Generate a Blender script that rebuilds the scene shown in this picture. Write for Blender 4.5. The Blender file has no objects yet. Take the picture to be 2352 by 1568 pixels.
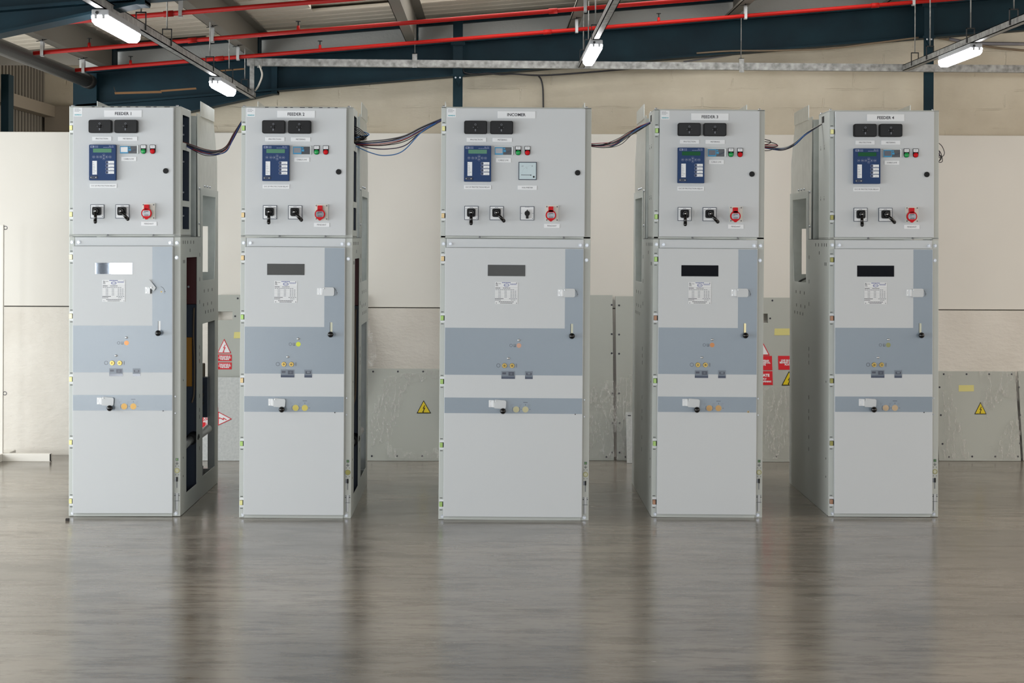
import bpy, bmesh, math, random
from mathutils import Vector, Matrix
random.seed(7)
SC = bpy.context.scene
COL = SC.collection
F = 4110.0                      # focal length in pixels of the 2352 wide frame
CX, CY = 1130.0, 549.0          # vanishing point of the depth direction
TH = math.radians(0.22)         # roll of the camera
CAMZ = 1.5
R = math.radians

def P(px, py, Y):
    """pixel at a given depth -> world point"""
    a, b = px - CX, CY - py
    u = a * math.cos(TH) - b * math.sin(TH)
    v = a * math.sin(TH) + b * math.cos(TH)
    return Vector((u * Y / F, Y, CAMZ + v * Y / F))

# ------------------------------------------------------------------ materials
def lin(c):
    return tuple(((x / 255) / 12.92 if x / 255 <= 0.04045 else ((x / 255 + 0.055) / 1.055) ** 2.4) for x in c)
M = {}
def mat(name, rgb, rough=0.5, metal=0.0, spec=0.5, emit=None, estr=0.0, alpha=1.0, trans=0.0):
    m = bpy.data.materials.new(name); m.use_nodes = True
    b = m.node_tree.nodes['Principled BSDF']
    b.inputs['Base Color'].default_value = (*lin(rgb), 1)
    b.inputs['Roughness'].default_value = rough
    b.inputs['Metallic'].default_value = metal
    b.inputs['Specular IOR Level'].default_value = spec
    b.inputs['Alpha'].default_value = alpha
    b.inputs['Transmission Weight'].default_value = trans
    if emit:
        b.inputs['Emission Color'].default_value = (*lin(emit), 1)
        b.inputs['Emission Strength'].default_value = estr
    M[name] = m
    return m
def nodes(m):
    return m.node_tree.nodes, m.node_tree.links, m.node_tree.nodes['Principled BSDF']
def noise(m, scale, detail=4, rough=0.5, stretch=(1, 1, 1), coord='Object'):
    n, l, b = nodes(m)
    tc = n.new('ShaderNodeTexCoord'); mp = n.new('ShaderNodeMapping'); tx = n.new('ShaderNodeTexNoise')
    mp.inputs['Scale'].default_value = stretch
    tx.inputs['Scale'].default_value = scale; tx.inputs['Detail'].default_value = detail; tx.inputs['Roughness'].default_value = rough
    l.new(tc.outputs[coord], mp.inputs['Vector']); l.new(mp.outputs['Vector'], tx.inputs['Vector'])
    return tx
def ramp(m, src, stops):
    n, l, b = nodes(m)
    r = n.new('ShaderNodeValToRGB')
    e = r.color_ramp.elements
    while len(e) < len(stops): e.new(0.5)
    for el, (p, c) in zip(e, stops):
        el.position = p; el.color = (*lin(c), 1) if len(c) == 3 else c
    l.new(src.outputs[0], r.inputs['Fac'])
    return r
def bump(m, src, strength, dist=0.01, prev=None, out=0):
    n, l, b = nodes(m)
    bp = n.new('ShaderNodeBump'); bp.inputs['Strength'].default_value = strength; bp.inputs['Distance'].default_value = dist
    l.new(src.outputs[out], bp.inputs['Height'])
    if prev: l.new(prev.outputs['Normal'], bp.inputs['Normal'])
    l.new(bp.outputs['Normal'], b.inputs['Normal'])
    return bp

mat('paint', (201, 205, 208), 0.5, spec=0.3)
tx = noise(M['paint'], 3.0, 5); bump(M['paint'], noise(M['paint'], 260, 2), 0.04, 0.001)
mat('body', (190, 194, 190), 0.5, spec=0.3)
bump(M['body'], noise(M['body'], 200, 2), 0.05, 0.001)
mat('bluegrey', (118, 133, 147), 0.34)
M['bluegrey'].node_tree.nodes['Principled BSDF'].inputs['IOR'].default_value = 1.9
mat('galv', (186, 190, 187), 0.3, metal=0.7)
t = noise(M['galv'], 14, 5); r = ramp(M['galv'], t, [(0.3, (178, 183, 180)), (0.7, (192, 196, 193))])
nn, ll, bb = nodes(M['galv']); ll.new(r.outputs[0], bb.inputs['Base Color'])
mat('rail', (150, 151, 148), 0.5, metal=0.5)
t = noise(M['rail'], 30, 5); r = ramp(M['rail'], t, [(0.3, (112, 112, 109)), (0.7, (168, 168, 165))])
nn, ll, bb = nodes(M['rail']); ll.new(r.outputs[0], bb.inputs['Base Color'])
mat('bolt', (188, 192, 198), 0.38, metal=0.9)
mat('navy', (38, 52, 72), 0.45)
mat('dark', (18, 19, 21), 0.6)
mat('slot', (40, 40, 40), 0.7)
mat('maroon', (72, 12, 16), 0.5)
mat('ochre', (170, 116, 18), 0.55)
mat('tan', (120, 104, 84), 0.6)
mat('orange', (190, 92, 52), 0.5)
mat('black', (16, 17, 19), 0.5, spec=0.25)
mat('blacksmoke', (17, 18, 20), 0.32, spec=0.2)
mat('blackgloss', (10, 10, 12), 0.12)
mat('white', (226, 228, 230), 0.45)
mat('label', (228, 231, 234), 0.4)
mat('ink', (44, 44, 54), 0.6)
mat('inkgrey', (120, 124, 132), 0.6)
mat('inkblue', (70, 82, 150), 0.6)
mat('teal', (40, 172, 186), 0.5)
mat('relay', (32, 60, 104), 0.5, spec=0.25)
mat('relaydark', (18, 38, 70), 0.4)
mat('relaymark', (140, 152, 186), 0.5)
mat('lcd', (44, 116, 84), 0.3)
mat('cyan', (20, 140, 190), 0.4)
mat('lcddeep', (18, 112, 66), 0.3)
mat('lcddark', (14, 84, 48), 0.45, spec=0.2)
mat('meterface', (188, 206, 212), 0.35)
mat('lcdgrey', (132, 136, 144), 0.2)
mat('slate', (36, 42, 50), 0.3)
mat('clear', (205, 212, 214), 0.2)
mat('green', (0, 150, 70), 0.25)
mat('red', (196, 8, 22), 0.45, spec=0.2)
mat('socketgrey', (216, 216, 208), 0.4)
mat('silver', (205, 207, 208), 0.3, metal=0.7)
mat('brass', (172, 148, 88), 0.3, metal=0.9)
mat('zincgreen', (150, 180, 104), 0.35, metal=0.4)
mat('zincyellow', (208, 204, 142), 0.35, metal=0.4)
mat('zinccream', (236, 224, 176), 0.35, metal=0.3)
mat('zinctan', (198, 174, 130), 0.35, metal=0.4)
mat('zincbrown', (150, 112, 88), 0.35, metal=0.4)
mat('zincolive', (138, 134, 74), 0.35, metal=0.4)
mat('dotorange', (252, 178, 112), 0.45)
mat('dotlime', (206, 218, 62), 0.45)
mat('dotpeach', (204, 160, 138), 0.45)
mat('dotcopper', (206, 140, 88), 0.45)
mat('dotolive', (146, 150, 100), 0.45)
mat('capamber', (232, 186, 106), 0.45)
mat('capyellow', (206, 192, 96), 0.45)
mat('capcream', (190, 186, 150), 0.45)
mat('capcopper', (196, 158, 104), 0.45)
mat('capbeige', (196, 172, 140), 0.45)
mat('glass', (16, 18, 26), 0.03)
M['glass'].node_tree.nodes['Principled BSDF'].inputs['IOR'].default_value = 2.9
M['glass'].node_tree.nodes['Principled BSDF'].inputs['Specular Tint'].default_value = (0.78, 0.87, 1, 1)
mat('smallglass', (86, 94, 112), 0.08)
mat('smallgrey', (112, 122, 134), 0.3)
mat('smalldark', (62, 68, 84), 0.3)
mat('earthgreen', (10, 74, 60), 0.4)
mat('palecap', (198, 200, 180), 0.35)
mat('wblack', (22, 20, 26), 0.4)
mat('wblue', (36, 70, 140), 0.4)
mat('wsky', (58, 118, 180), 0.4)
mat('wred', (150, 30, 44), 0.4)
mat('wgrey', (120, 118, 122), 0.4)
mat('wbrown', (96, 46, 40), 0.4)
mat('wpurple', (58, 40, 70), 0.4)
mat('wwhite', (205, 200, 190), 0.4)
mat('tealsteel', (30, 62, 74), 0.55, spec=0.18)
t = noise(M['tealsteel'], 5, 6); r = ramp(M['tealsteel'], t, [(0.25, (5, 30, 40)), (0.75, (13, 44, 54))])
nn, ll, bb = nodes(M['tealsteel']); ll.new(r.outputs[0], bb.inputs['Base Color'])
mat('rust', (134, 98, 62), 0.8)
mat('redpipe', (158, 18, 10), 0.55, spec=0.2)
mat('purlin', (112, 107, 98), 0.6, metal=0.2)
mat('insul', (192, 194, 190), 0.5, metal=0.1)
t = noise(M['insul'], 20, 6, 0.7); bump(M['insul'], t, 0.25, 0.02)
mat('sheet', (214, 205, 190), 0.6)
mat('cladding', (120, 114, 104), 0.6)
mat('girt', (126, 116, 102), 0.6)
mat('duct', (52, 50, 48), 0.45, metal=0.3)
mat('whitewood', (228, 224, 216), 0.6)
mat('rubber', (52, 48, 46), 0.8)
mat('panelgrey', (170, 173, 166), 0.42)
mat('panelpale', (186, 188, 186), 0.5)
t = noise(M['panelpale'], 60, 5, 0.7); r = ramp(M['panelpale'], t, [(0.3, (172, 176, 175)), (0.7, (198, 200, 198))])
nn, ll, bb = nodes(M['panelpale']); ll.new(r.outputs[0], bb.inputs['Base Color'])
mat('edge', (40, 40, 52), 0.6)
mat('signred', (206, 22, 36), 0.45)
mat('signyellow', (216, 192, 8), 0.45)
mat('tape', (208, 200, 128), 0.6)
mat('tube', (255, 255, 255), 0.4, emit=(250, 250, 255), estr=28)
mat('fitting', (150, 152, 154), 0.5)
mat('film', (236, 234, 228), 0.12, alpha=0.2, spec=1.0)
bump(M['film'], noise(M['film'], 24, 6, 0.65, (2.2, 1, 0.8)), 1.0, 0.03)
nn, ll, bb = nodes(M['film'])
t = noise(M['film'], 7, 5, 0.62, (2.6, 1, 0.7))
su = nn.new('ShaderNodeMath'); su.operation = 'SUBTRACT'; su.inputs[1].default_value = 0.5
ab = nn.new('ShaderNodeMath'); ab.operation = 'ABSOLUTE'; mr = nn.new('ShaderNodeMapRange')
mr.inputs['From Min'].default_value = 0.0; mr.inputs['From Max'].default_value = 0.026
mr.inputs['To Min'].default_value = 0.6; mr.inputs['To Max'].default_value = 0.1  # more opaque white crease lines stand in for glints on the film
ll.new(t.outputs[0], su.inputs[0]); ll.new(su.outputs[0], ab.inputs[0]); ll.new(ab.outputs[0], mr.inputs['Value']); ll.new(mr.outputs[0], bb.inputs['Alpha'])

# painted brick, boards, concrete
def brickmat(name, c0, c1, strength, bw=0.42, bh=0.135):
    m = mat(name, c0, 0.7, spec=0.25)
    n, l, b = nodes(m)
    tc = n.new('ShaderNodeTexCoord'); sp = n.new('ShaderNodeSeparateXYZ'); cb = n.new('ShaderNodeCombineXYZ')
    l.new(tc.outputs['Object'], sp.inputs[0]); l.new(sp.outputs['X'], cb.inputs['X']); l.new(sp.outputs['Z'], cb.inputs['Y'])
    wob = noise(m, 6, 3); add = n.new('ShaderNodeVectorMath'); add.operation = 'MULTIPLY_ADD'
    l.new(wob.outputs['Color'], add.inputs[0]); add.inputs[1].default_value = (0.03, 0.03, 0); l.new(cb.outputs[0], add.inputs[2])
    bt = n.new('ShaderNodeTexBrick'); bt.inputs['Scale'].default_value = 1.0
    bt.inputs['Brick Width'].default_value = bw; bt.inputs['Row Height'].default_value = bh
    bt.inputs['Mortar Size'].default_value = 0.008; bt.inputs['Mortar Smooth'].default_value = 0.6
    bt.inputs['Color1'].default_value = bt.inputs['Color2'].default_value = (1, 1, 1, 1); bt.inputs['Mortar'].default_value = (0, 0, 0, 1)
    l.new(add.outputs[0], bt.inputs['Vector'])
    mod = noise(m, 4.5, 4, 0.6, (0.6, 1, 1.6)); mu = n.new('ShaderNodeMath'); mu.operation = 'MULTIPLY'
    mr = n.new('ShaderNodeMapRange'); mr.inputs['From Min'].default_value = 0.5; mr.inputs['From Max'].default_value = 0.62
    l.new(mod.outputs[0], mr.inputs['Value']); l.new(bt.outputs['Fac'], mu.inputs[0]); l.new(mr.outputs[0], mu.inputs[1])
    inv = n.new('ShaderNodeMath'); inv.operation = 'SUBTRACT'; inv.inputs[0].default_value = 1.0; l.new(mu.outputs[0], inv.inputs[1])
    b1 = bump(m, inv, strength, 0.012)
    b2 = bump(m, noise(m, 22, 6, 0.65, (0.6, 1, 1.4)), 0.45, 0.012, b1)
    r = ramp(m, noise(m, 2.2, 5, 0.6), [(0.3, c1), (0.65, c0)])
    l.new(r.outputs[0], b.inputs['Base Color'])
    return m
brickmat('brick', (200, 191, 172), (184, 174, 154), 0.55)
brickmat('brickwhite', (222, 217, 208), (210, 204, 194), 0.05)
mat('board', (220, 216, 208), 0.5, spec=0.35)
r = ramp(M['board'], noise(M['board'], 0.8, 3), [(0.3, (214, 210, 202)), (0.7, (224, 221, 213))])
nn, ll, bb = nodes(M['board']); ll.new(r.outputs[0], bb.inputs['Base Color'])
mat('concrete', (128, 121, 112), 0.2)
M['concrete'].node_tree.nodes['Principled BSDF'].inputs['IOR'].default_value = 1.72
m = M['concrete']; nn, ll, bb = nodes(m)
t1 = noise(m, 0.9, 8, 0.62, (0.7, 1.0, 1)); r1 = ramp(m, t1, [(0.28, (112, 106, 98)), (0.5, (138, 131, 121)), (0.72, (160, 151, 138))])
t2 = noise(m, 5.5, 8, 0.7, (0.5, 1.6, 1)); r2 = ramp(m, t2, [(0.34, (0.55, 0.52, 0.48, 1)), (0.5, (1, 1, 1, 1))])
mx = nn.new('ShaderNodeMix'); mx.data_type = 'RGBA'; mx.blend_type = 'MULTIPLY'; mx.inputs['Factor'].default_value = 0.75
ll.new(r1.outputs[0], mx.inputs['A']); ll.new(r2.outputs[0], mx.inputs['B']); 
t5 = noise(m, 6.0, 9, 0.74, (0.45, 1.9, 1)); r5 = ramp(m, t5, [(0.5, (1, 1, 1, 1)), (0.62, (0.52, 0.47, 0.41, 1))])
mx2 = nn.new('ShaderNodeMix'); mx2.data_type = 'RGBA'; mx2.blend_type = 'MULTIPLY'; mx2.inputs['Factor'].default_value = 0.9
ll.new(mx.outputs['Result'], mx2.inputs['A']); ll.new(r5.outputs[0], mx2.inputs['B']); ll.new(mx2.outputs['Result'], bb.inputs['Base Color'])
t3 = noise(m, 2.6, 7, 0.65, (0.6, 1.3, 1)); mr = nn.new('ShaderNodeMapRange')
mr.inputs['From Min'].default_value = 0.3; mr.inputs['From Max'].default_value = 0.7
mr.inputs['To Min'].default_value = 0.13; mr.inputs['To Max'].default_value = 0.25
ll.new(t3.outputs[0], mr.inputs['Value'])
t4 = noise(m, 7.0, 9, 0.72, (0.35, 1.7, 1)); m4 = nn.new('ShaderNodeMapRange')
m4.inputs['From Min'].default_value = 0.60; m4.inputs['From Max'].default_value = 0.70; m4.inputs['To Max'].default_value = 0.12
ad = nn.new('ShaderNodeMath'); ad.operation = 'ADD'
ll.new(t4.outputs[0], m4.inputs['Value']); ll.new(m4.outputs[0], ad.inputs[0]); ll.new(mr.outputs[0], ad.inputs[1]); ll.new(ad.outputs[0], bb.inputs['Roughness'])
bump(m, noise(m, 5.0, 7, 0.65), 0.05, 0.02)

# ------------------------------------------------------------------ mesh builder
GLYPH = {}
def glyph(s, bold):
    k = (s, bold)
    if k not in GLYPH:
        cu = bpy.data.curves.new('lettering', 'FONT'); cu.body = s; cu.align_x = 'CENTER'; cu.size = 1; cu.offset = bold
        cu.resolution_u = 2; cu.space_line = 0.86
        o = bpy.data.objects.new('lettering', cu); COL.objects.link(o)
        me = bpy.data.meshes.new_from_object(o.evaluated_get(bpy.context.evaluated_depsgraph_get()))
        vs = [tuple(v.co) for v in me.vertices]; fs = [tuple(p.vertices) for p in me.polygons]
        bpy.data.objects.remove(o); bpy.data.curves.remove(cu); bpy.data.meshes.remove(me)
        x0 = min(v[0] for v in vs); x1 = max(v[0] for v in vs); y0 = min(v[1] for v in vs); y1 = max(v[1] for v in vs)
        GLYPH[k] = ([(v[0] - (x0 + x1) / 2, v[1] - (y0 + y1) / 2) for v in vs], fs, x1 - x0, y1 - y0)
    return GLYPH[k]

class MB:
    def __init__(s): s.bm = bmesh.new(); s.m = []
    def mi(s, k):
        if k not in s.m: s.m.append(k)
        return s.m.index(k)
    def box(s, x0, x1, y0, y1, z0, z1, k, bev=0.0, seg=2):
        i = s.mi(k); tb = bmesh.new()
        g = bmesh.ops.create_cube(tb, size=1)
        for v in g['verts']:
            v.co = Vector(((x0 + x1) / 2 + v.co.x * (x1 - x0), (y0 + y1) / 2 + v.co.y * (y1 - y0), (z0 + z1) / 2 + v.co.z * (z1 - z0)))
        if bev > 0:
            bmesh.ops.bevel(tb, geom=tb.edges[:], offset=bev, segments=seg, affect='EDGES', profile=0.6)
        s.merge(tb, i); return s
    def merge(s, tb, i, smooth=False):
        mp = {v: s.bm.verts.new(v.co) for v in tb.verts}
        for f in tb.faces:
            try:
                nf = s.bm.faces.new([mp[v] for v in f.verts]); nf.material_index = i; nf.smooth = smooth
            except ValueError: pass
        tb.free()
    def poly(s, pts, y0, y1, k):
        """prism from an outline in the x-z plane (counter-clockwise as seen from -y), y0 is the front"""
        i = s.mi(k)
        a = [s.bm.verts.new((p[0], y0, p[1])) for p in pts]; b = [s.bm.verts.new((p[0], y1, p[1])) for p in pts]
        n = len(pts)
        fs = [s.bm.faces.new(a), s.bm.faces.new(b[::-1])]
        for j in range(n): fs.append(s.bm.faces.new((a[j], b[j], b[(j + 1) % n], a[(j + 1) % n])))
        for f in fs: f.material_index = i
        return s
    def polyyz(s, pts, x0, x1, k):
        i = s.mi(k)
        a = [s.bm.verts.new((x0, p[0], p[1])) for p in pts]; b = [s.bm.verts.new((x1, p[0], p[1])) for p in pts]
        n = len(pts); fs = [s.bm.faces.new(a), s.bm.faces.new(b[::-1])]
        for j in range(n): fs.append(s.bm.faces.new((a[j], b[j], b[(j + 1) % n], a[(j + 1) % n])))
        for f in fs: f.material_index = i
        return s
    def rrect(s, x0, x1, z0, z1, r, y0, y1, k, seg=5):
        pts = []
        for cx, cz, a in ((x1 - r, z1 - r, 0), (x0 + r, z1 - r, 90), (x0 + r, z0 + r, 180), (x1 - r, z0 + r, 270)):
            for j in range(seg + 1):
                t = R(a + 90 * j / seg); pts.append((cx + r * math.cos(t), cz + r * math.sin(t)))
        return s.poly(pts, y0, y1, k)
    def cyl(s, p0, p1, r0, r1, k, seg=16, caps=True):
        i = s.mi(k); p0 = Vector(p0); p1 = Vector(p1); d = (p1 - p0).normalized()
        a = d.orthogonal().normalized(); b = d.cross(a)
        A = [s.bm.verts.new(p0 + (a * math.cos(2 * math.pi * j / seg) + b * math.sin(2 * math.pi * j / seg)) * r0) for j in range(seg)]
        B = [s.bm.verts.new(p1 + (a * math.cos(2 * math.pi * j / seg) + b * math.sin(2 * math.pi * j / seg)) * r1) for j in range(seg)]
        for j in range(seg):
            f = s.bm.faces.new((A[j], A[(j + 1) % seg], B[(j + 1) % seg], B[j])); f.material_index = i; f.smooth = True
        if caps:
            f = s.bm.faces.new(A[::-1]); f.material_index = i
            f = s.bm.faces.new(B); f.material_index = i
        return s
    def disc(s, x, z, r, y0, y1, k, seg=20):      # button standing on the front, y0 front
        return s.cyl((x, y1, z), (x, y0, z), r, r, k, seg)
    def ring(s, x, z, r0, r1, y0, y1, k, seg=24, a0=0, a1=360):
        i = s.mi(k); full = (a1 - a0) >= 360; n = seg if full else seg + 1
        rows = []
        for j in range(n):
            t = R(a0 + (a1 - a0) * j / seg); c, d = math.cos(t), math.sin(t)
            rows.append([s.bm.verts.new((x + q * c, y, z + q * d)) for q, y in ((r0, y0), (r1, y0), (r1, y1), (r0, y1))])
        for j in range(n if full else n - 1):
            A, B = rows[j], rows[(j + 1) % n]
            for q in range(4):
                f = s.bm.faces.new((A[q], A[(q + 1) % 4], B[(q + 1) % 4], B[q])); f.material_index = i
        return s
    def ball(s, c, r, k, sc=(1, 1, 1), u=18, v=12):
        tb = bmesh.new(); bmesh.ops.create_uvsphere(tb, u_segments=u, v_segments=v, radius=r)
        for w in tb.verts: w.co = Vector((c[0] + w.co.x * sc[0], c[1] + w.co.y * sc[1], c[2] + w.co.z * sc[2]))
        s.merge(tb, s.mi(k), True); return s
    def tube(s, pts, r, k, seg=6):
        i = s.mi(k); pts = [Vector(p) for p in pts]; prev = None; n = len(pts); ref = None
        rings = []
        for j, p in enumerate(pts):
            d = (pts[min(j + 1, n - 1)] - pts[max(j - 1, 0)]).normalized()
            if ref is None: ref = d.orthogonal().normalized()
            ref = (ref - d * ref.dot(d)).normalized(); b = d.cross(ref)
            rings.append([s.bm.verts.new(p + (ref * math.cos(2 * math.pi * q / seg) + b * math.sin(2 * math.pi * q / seg)) * r) for q in range(seg)])
        for A, B in zip(rings, rings[1:]):
            for q in range(seg):
                f = s.bm.faces.new((A[q], A[(q + 1) % seg], B[(q + 1) % seg], B[q])); f.material_index = i; f.smooth = True
        f = s.bm.faces.new(rings[0][::-1]); f.material_index = i
        f = s.bm.faces.new(rings[-1]); f.material_index = i
        return s
    def text(s, body, cx, cz, y, k, h=None, w=None, bold=0.02, rot=0.0):
        vs, fs, W, H = glyph(body, bold); i = s.mi(k)
        sx = sz = (h / H if h else w / W)
        if h and w: sx = w / W
        c, d = math.cos(R(rot)), math.sin(R(rot))
        V = [s.bm.verts.new((cx + (a * sx) * c - (b * sz) * d, y, cz + (a * sx) * d + (b * sz) * c)) for a, b in vs]
        for f in fs:
            try: nf = s.bm.faces.new([V[q] for q in f]); nf.material_index = i
            except ValueError: pass
        return s
    def dashes(s, x0, x1, z, h, y, k, n=3, gap=0.25):
        """a line of print too small to read"""
        L = (x1 - x0) / n
        for j in range(n): s.box(x0 + j * L, x0 + (j + 1 - gap) * L, y, y + 0.0006, z - h / 2, z + h / 2, k)
        return s
    def holed(s, u0, u1, v0, v1, holes, w0, w1, k, plane='yz'):
        """sheet with rectangular holes (u along y or x, v along z)"""
        us = sorted({u0, u1, *[h[0] for h in holes], *[h[1] for h in holes]}); vs = sorted({v0, v1, *[h[2] for h in holes], *[h[3] for h in holes]})
        for a, b in zip(us, us[1:]):
            run = None
            for c, d in zip(vs, vs[1:]):
                mu, mv = (a + b) / 2, (c + d) / 2
                solid = u0 <= mu <= u1 and v0 <= mv <= v1 and not any(h[0] < mu < h[1] and h[2] < mv < h[3] for h in holes)
                if solid: run = (run[0], d) if run else (c, d)
                if run and (not solid or d == vs[-1]):
                    if plane == 'yz': s.box(w0, w1, a, b, run[0], run[1], k)
                    else: s.box(a, b, w0, w1, run[0], run[1], k)
                    run = None
        return s
    def build(s, name, parent=None, loc=None, label=None):
        bmesh.ops.recalc_face_normals(s.bm, faces=s.bm.faces[:])
        me = bpy.data.meshes.new(name); s.bm.to_mesh(me); s.bm.free()
        for k in s.m: me.materials.append(M[k])
        o = bpy.data.objects.new(name, me); COL.objects.link(o)
        if parent: o.parent = parent
        if loc: o.location = loc
        if label: o['label'] = label
        return o

def tag(o, label=None, cat=None, group=None, kind=None):
    if label: o['label'] = label
    if cat: o['category'] = cat
    if group: o['group'] = group
    if kind: o['kind'] = kind
    return o
def thing(name, label, cat, loc=(0, 0, 0), rot=(0, 0, 0), group=None):
    o = bpy.data.objects.new(name, None); COL.objects.link(o)
    o.location = loc; o.rotation_euler = rot; o.empty_display_size = 0.1
    return tag(o, label, cat, group)
def spline(pts, n=8):
    pts = [Vector(p) for p in pts]; q = [pts[0] * 2 - pts[1]] + pts + [pts[-1] * 2 - pts[-2]]; out = []
    for i in range(1, len(q) - 2):
        a, b, c, d = q[i - 1:i + 3]
        for j in range(n):
            t = j / n
            out.append(0.5 * ((2 * b) + (c - a) * t + (2 * a - 5 * b + 4 * c - d) * t * t + (3 * b - a - 3 * c + d) * t ** 3))
    out.append(pts[-1]); return out

# ------------------------------------------------------------------ camera
cam = bpy.data.cameras.new('camera'); co = bpy.data.objects.new('camera', cam); COL.objects.link(co)
co.location = (0, 0, CAMZ); co.rotation_euler = (R(90), -TH, 0)
cam.sensor_width = 36; cam.lens = F / 2352 * 36
cam.shift_x = (1176 - CX) / 2352; cam.shift_y = -(784 - CY) / 2352
cam.clip_end = 100
SC.camera = co

# ------------------------------------------------------------------ setting
SL = 0.085                                    # fall of the roof
XL, XR, YF, YB = -6.0, 7.0, -5.0, 12.38
def zr(x, z0): return z0 + SL * x
def struct(o): return tag(o, kind='structure')

struct(MB().box(XL - 0.2, XR + 0.2, YF - 0.2, 16.2, -0.1, 0, 'concrete').build('floor'))
w = MB()
w.box(XL, XR, 12.36, 12.75, 0, 1.02, 'brickwhite')
w.box(XL, XR, 12.40, 12.60, 1.012, 1.032, 'dark')
w.box(XL, XR, 12.38, 12.60, 1.026, 2.23, 'board', 0.003, 1)
w.box(-2.82, XR, 12.42, 12.75, 2.23, 2.66, 'brick')
w.poly([(-2.0, 2.6), (XR, 2.6), (XR, zr(XR, 2.75)), (-2.0, zr(-2.0, 2.75))], 12.421, 12.74, 'brick')
struct(w.build('wall_back'))
# gable insulation over the rafter
struct(MB().poly([(-2.85, zr(-2.85, 2.66)), (XR, zr(XR, 2.66)), (XR, zr(XR, 3.04)), (-2.85, zr(-2.85, 3.04))], 12.34, 12.40, 'insul').build('wall_gable'))
# roof sheeting with ribs running down the slope
c = MB(); i = c.mi('sheet'); prof = []
y = YF - 0.2
while y < 12.2:
    prof += [(y, 0.0), (y + 0.14, 0.0), (y + 0.15, 0.022), (y + 0.18, 0.022)]; y += 0.19
A = [c.bm.verts.new((XL - 0.3, p[0], zr(XL - 0.3, 3.05) + p[1])) for p in prof]; B = [c.bm.verts.new((XR + 0.3, p[0], zr(XR + 0.3, 3.05) + p[1])) for p in prof]
SX, SX1, SY0, SY1 = -1.15, 2.6, 10.2, 11.35             # unseen roof opening, added so fill light reaches the back wall
for j in range(len(prof) - 1):
    if SY0 < prof[j][0] < SY1 or SY0 < prof[j + 1][0] < SY1:
        q = [c.bm.verts.new((SX, prof[e][0], zr(SX, 3.05) + prof[e][1])) for e in (j, j + 1)]
        f = c.bm.faces.new((A[j], A[j + 1], q[1], q[0])); f.material_index = i
        q = [c.bm.verts.new((SX1, prof[e][0], zr(SX1, 3.05) + prof[e][1])) for e in (j, j + 1)]
        f = c.bm.faces.new((q[0], q[1], B[j + 1], B[j]))
    else: f = c.bm.faces.new((A[j], A[j + 1], B[j + 1], B[j]))
    f.material_index = i
for xa, xb, ya, yb in ((XL - 0.3, XR + 0.3, YF - 0.2, SY0), (XL - 0.3, XR + 0.3, SY1, 12.46), (XL - 0.3, SX, SY0, SY1), (SX1, XR + 0.3, SY0, SY1)):
    c.poly([(xa, zr(xa, 3.09)), (xb, zr(xb, 3.09)), (xb, zr(xb, 3.12)), (xa, zr(xa, 3.12))], ya, yb, 'sheet')
struct(c.build('ceiling'))
# hall walls beyond the frame with the openings the daylight comes through
w = MB(); w.holed(YF, 12.38, 0, 2.52, [(1.0, 12.0, 0.0, 2.35)], XL - 0.15, XL, 'board', 'yz'); struct(w.build('wall_left'))
w = MB(); w.holed(YF, 16.0, 0, 3.7, [(2.0, 11.8, 0.6, 2.9)], XR, XR + 0.15, 'board', 'yz'); struct(w.build('wall_right'))
w = MB(); w.holed(XL, XR, 0, 2.54, [(-5.9, -4.25, 0.0, 2.35), (-2.6, 6.2, 1.75, 2.54)], YF - 0.15, YF, 'board', 'xz')
w.poly([(-2.6, 2.72), (XR, 2.72), (XR, zr(XR, 3.06)), (-2.6, zr(-2.6, 3.06))], YF - 0.15, YF, 'board')
struct(w.build('wall_front'))
struct(MB().box(-5.255, -5.045, YF, YF + 0.05, 0, 2.35, 'duct').build('door_2'))
struct(MB().box(1.7, 6.6, YF, YF + 0.05, 0, 1.74, 'duct').build('dark_panel_front'))  # unseen dark panel, added to darken the reflections in the right-hand glass panes
# corner bay behind the left end of the wall: ribbed cladding, end wall
w = MB()
y = 12.76
while y < 15.9:
    w.box(-4.05, -4.0, y, y + 0.06, 1.6, 3.7, 'cladding'); w.box(-4.05, -3.97, y + 0.06, y + 0.1, 1.6, 3.7, 'cladding'); y += 0.1
w.box(-4.1, -2.0, 12.46, 12.5, 2.7, 3.7, 'cladding')
struct(w.build('wall_corner'))
struct(MB().box(-4.1, XR, 12.46, 16.1, 3.7, 3.75, 'sheet').build('ceiling_corner'))
struct(MB().box(-4.05, XR, 15.9, 16.1, 0, 3.7, 'brick').build('wall_rear'))
struct(MB().box(-3.96, -3.86, 12.76, 15.88, 2.56, 2.66, 'girt').build('trim_girt'))
struct(MB().box(-3.95, -3.66, 15.78, 15.9, 2.44, 2.66, 'girt').build('trim_bracket'))
struct(MB().box(-3.86, -3.80, 14.05, 14.2, 0, 2.78, 'tealsteel').build('column_corner'))

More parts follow.
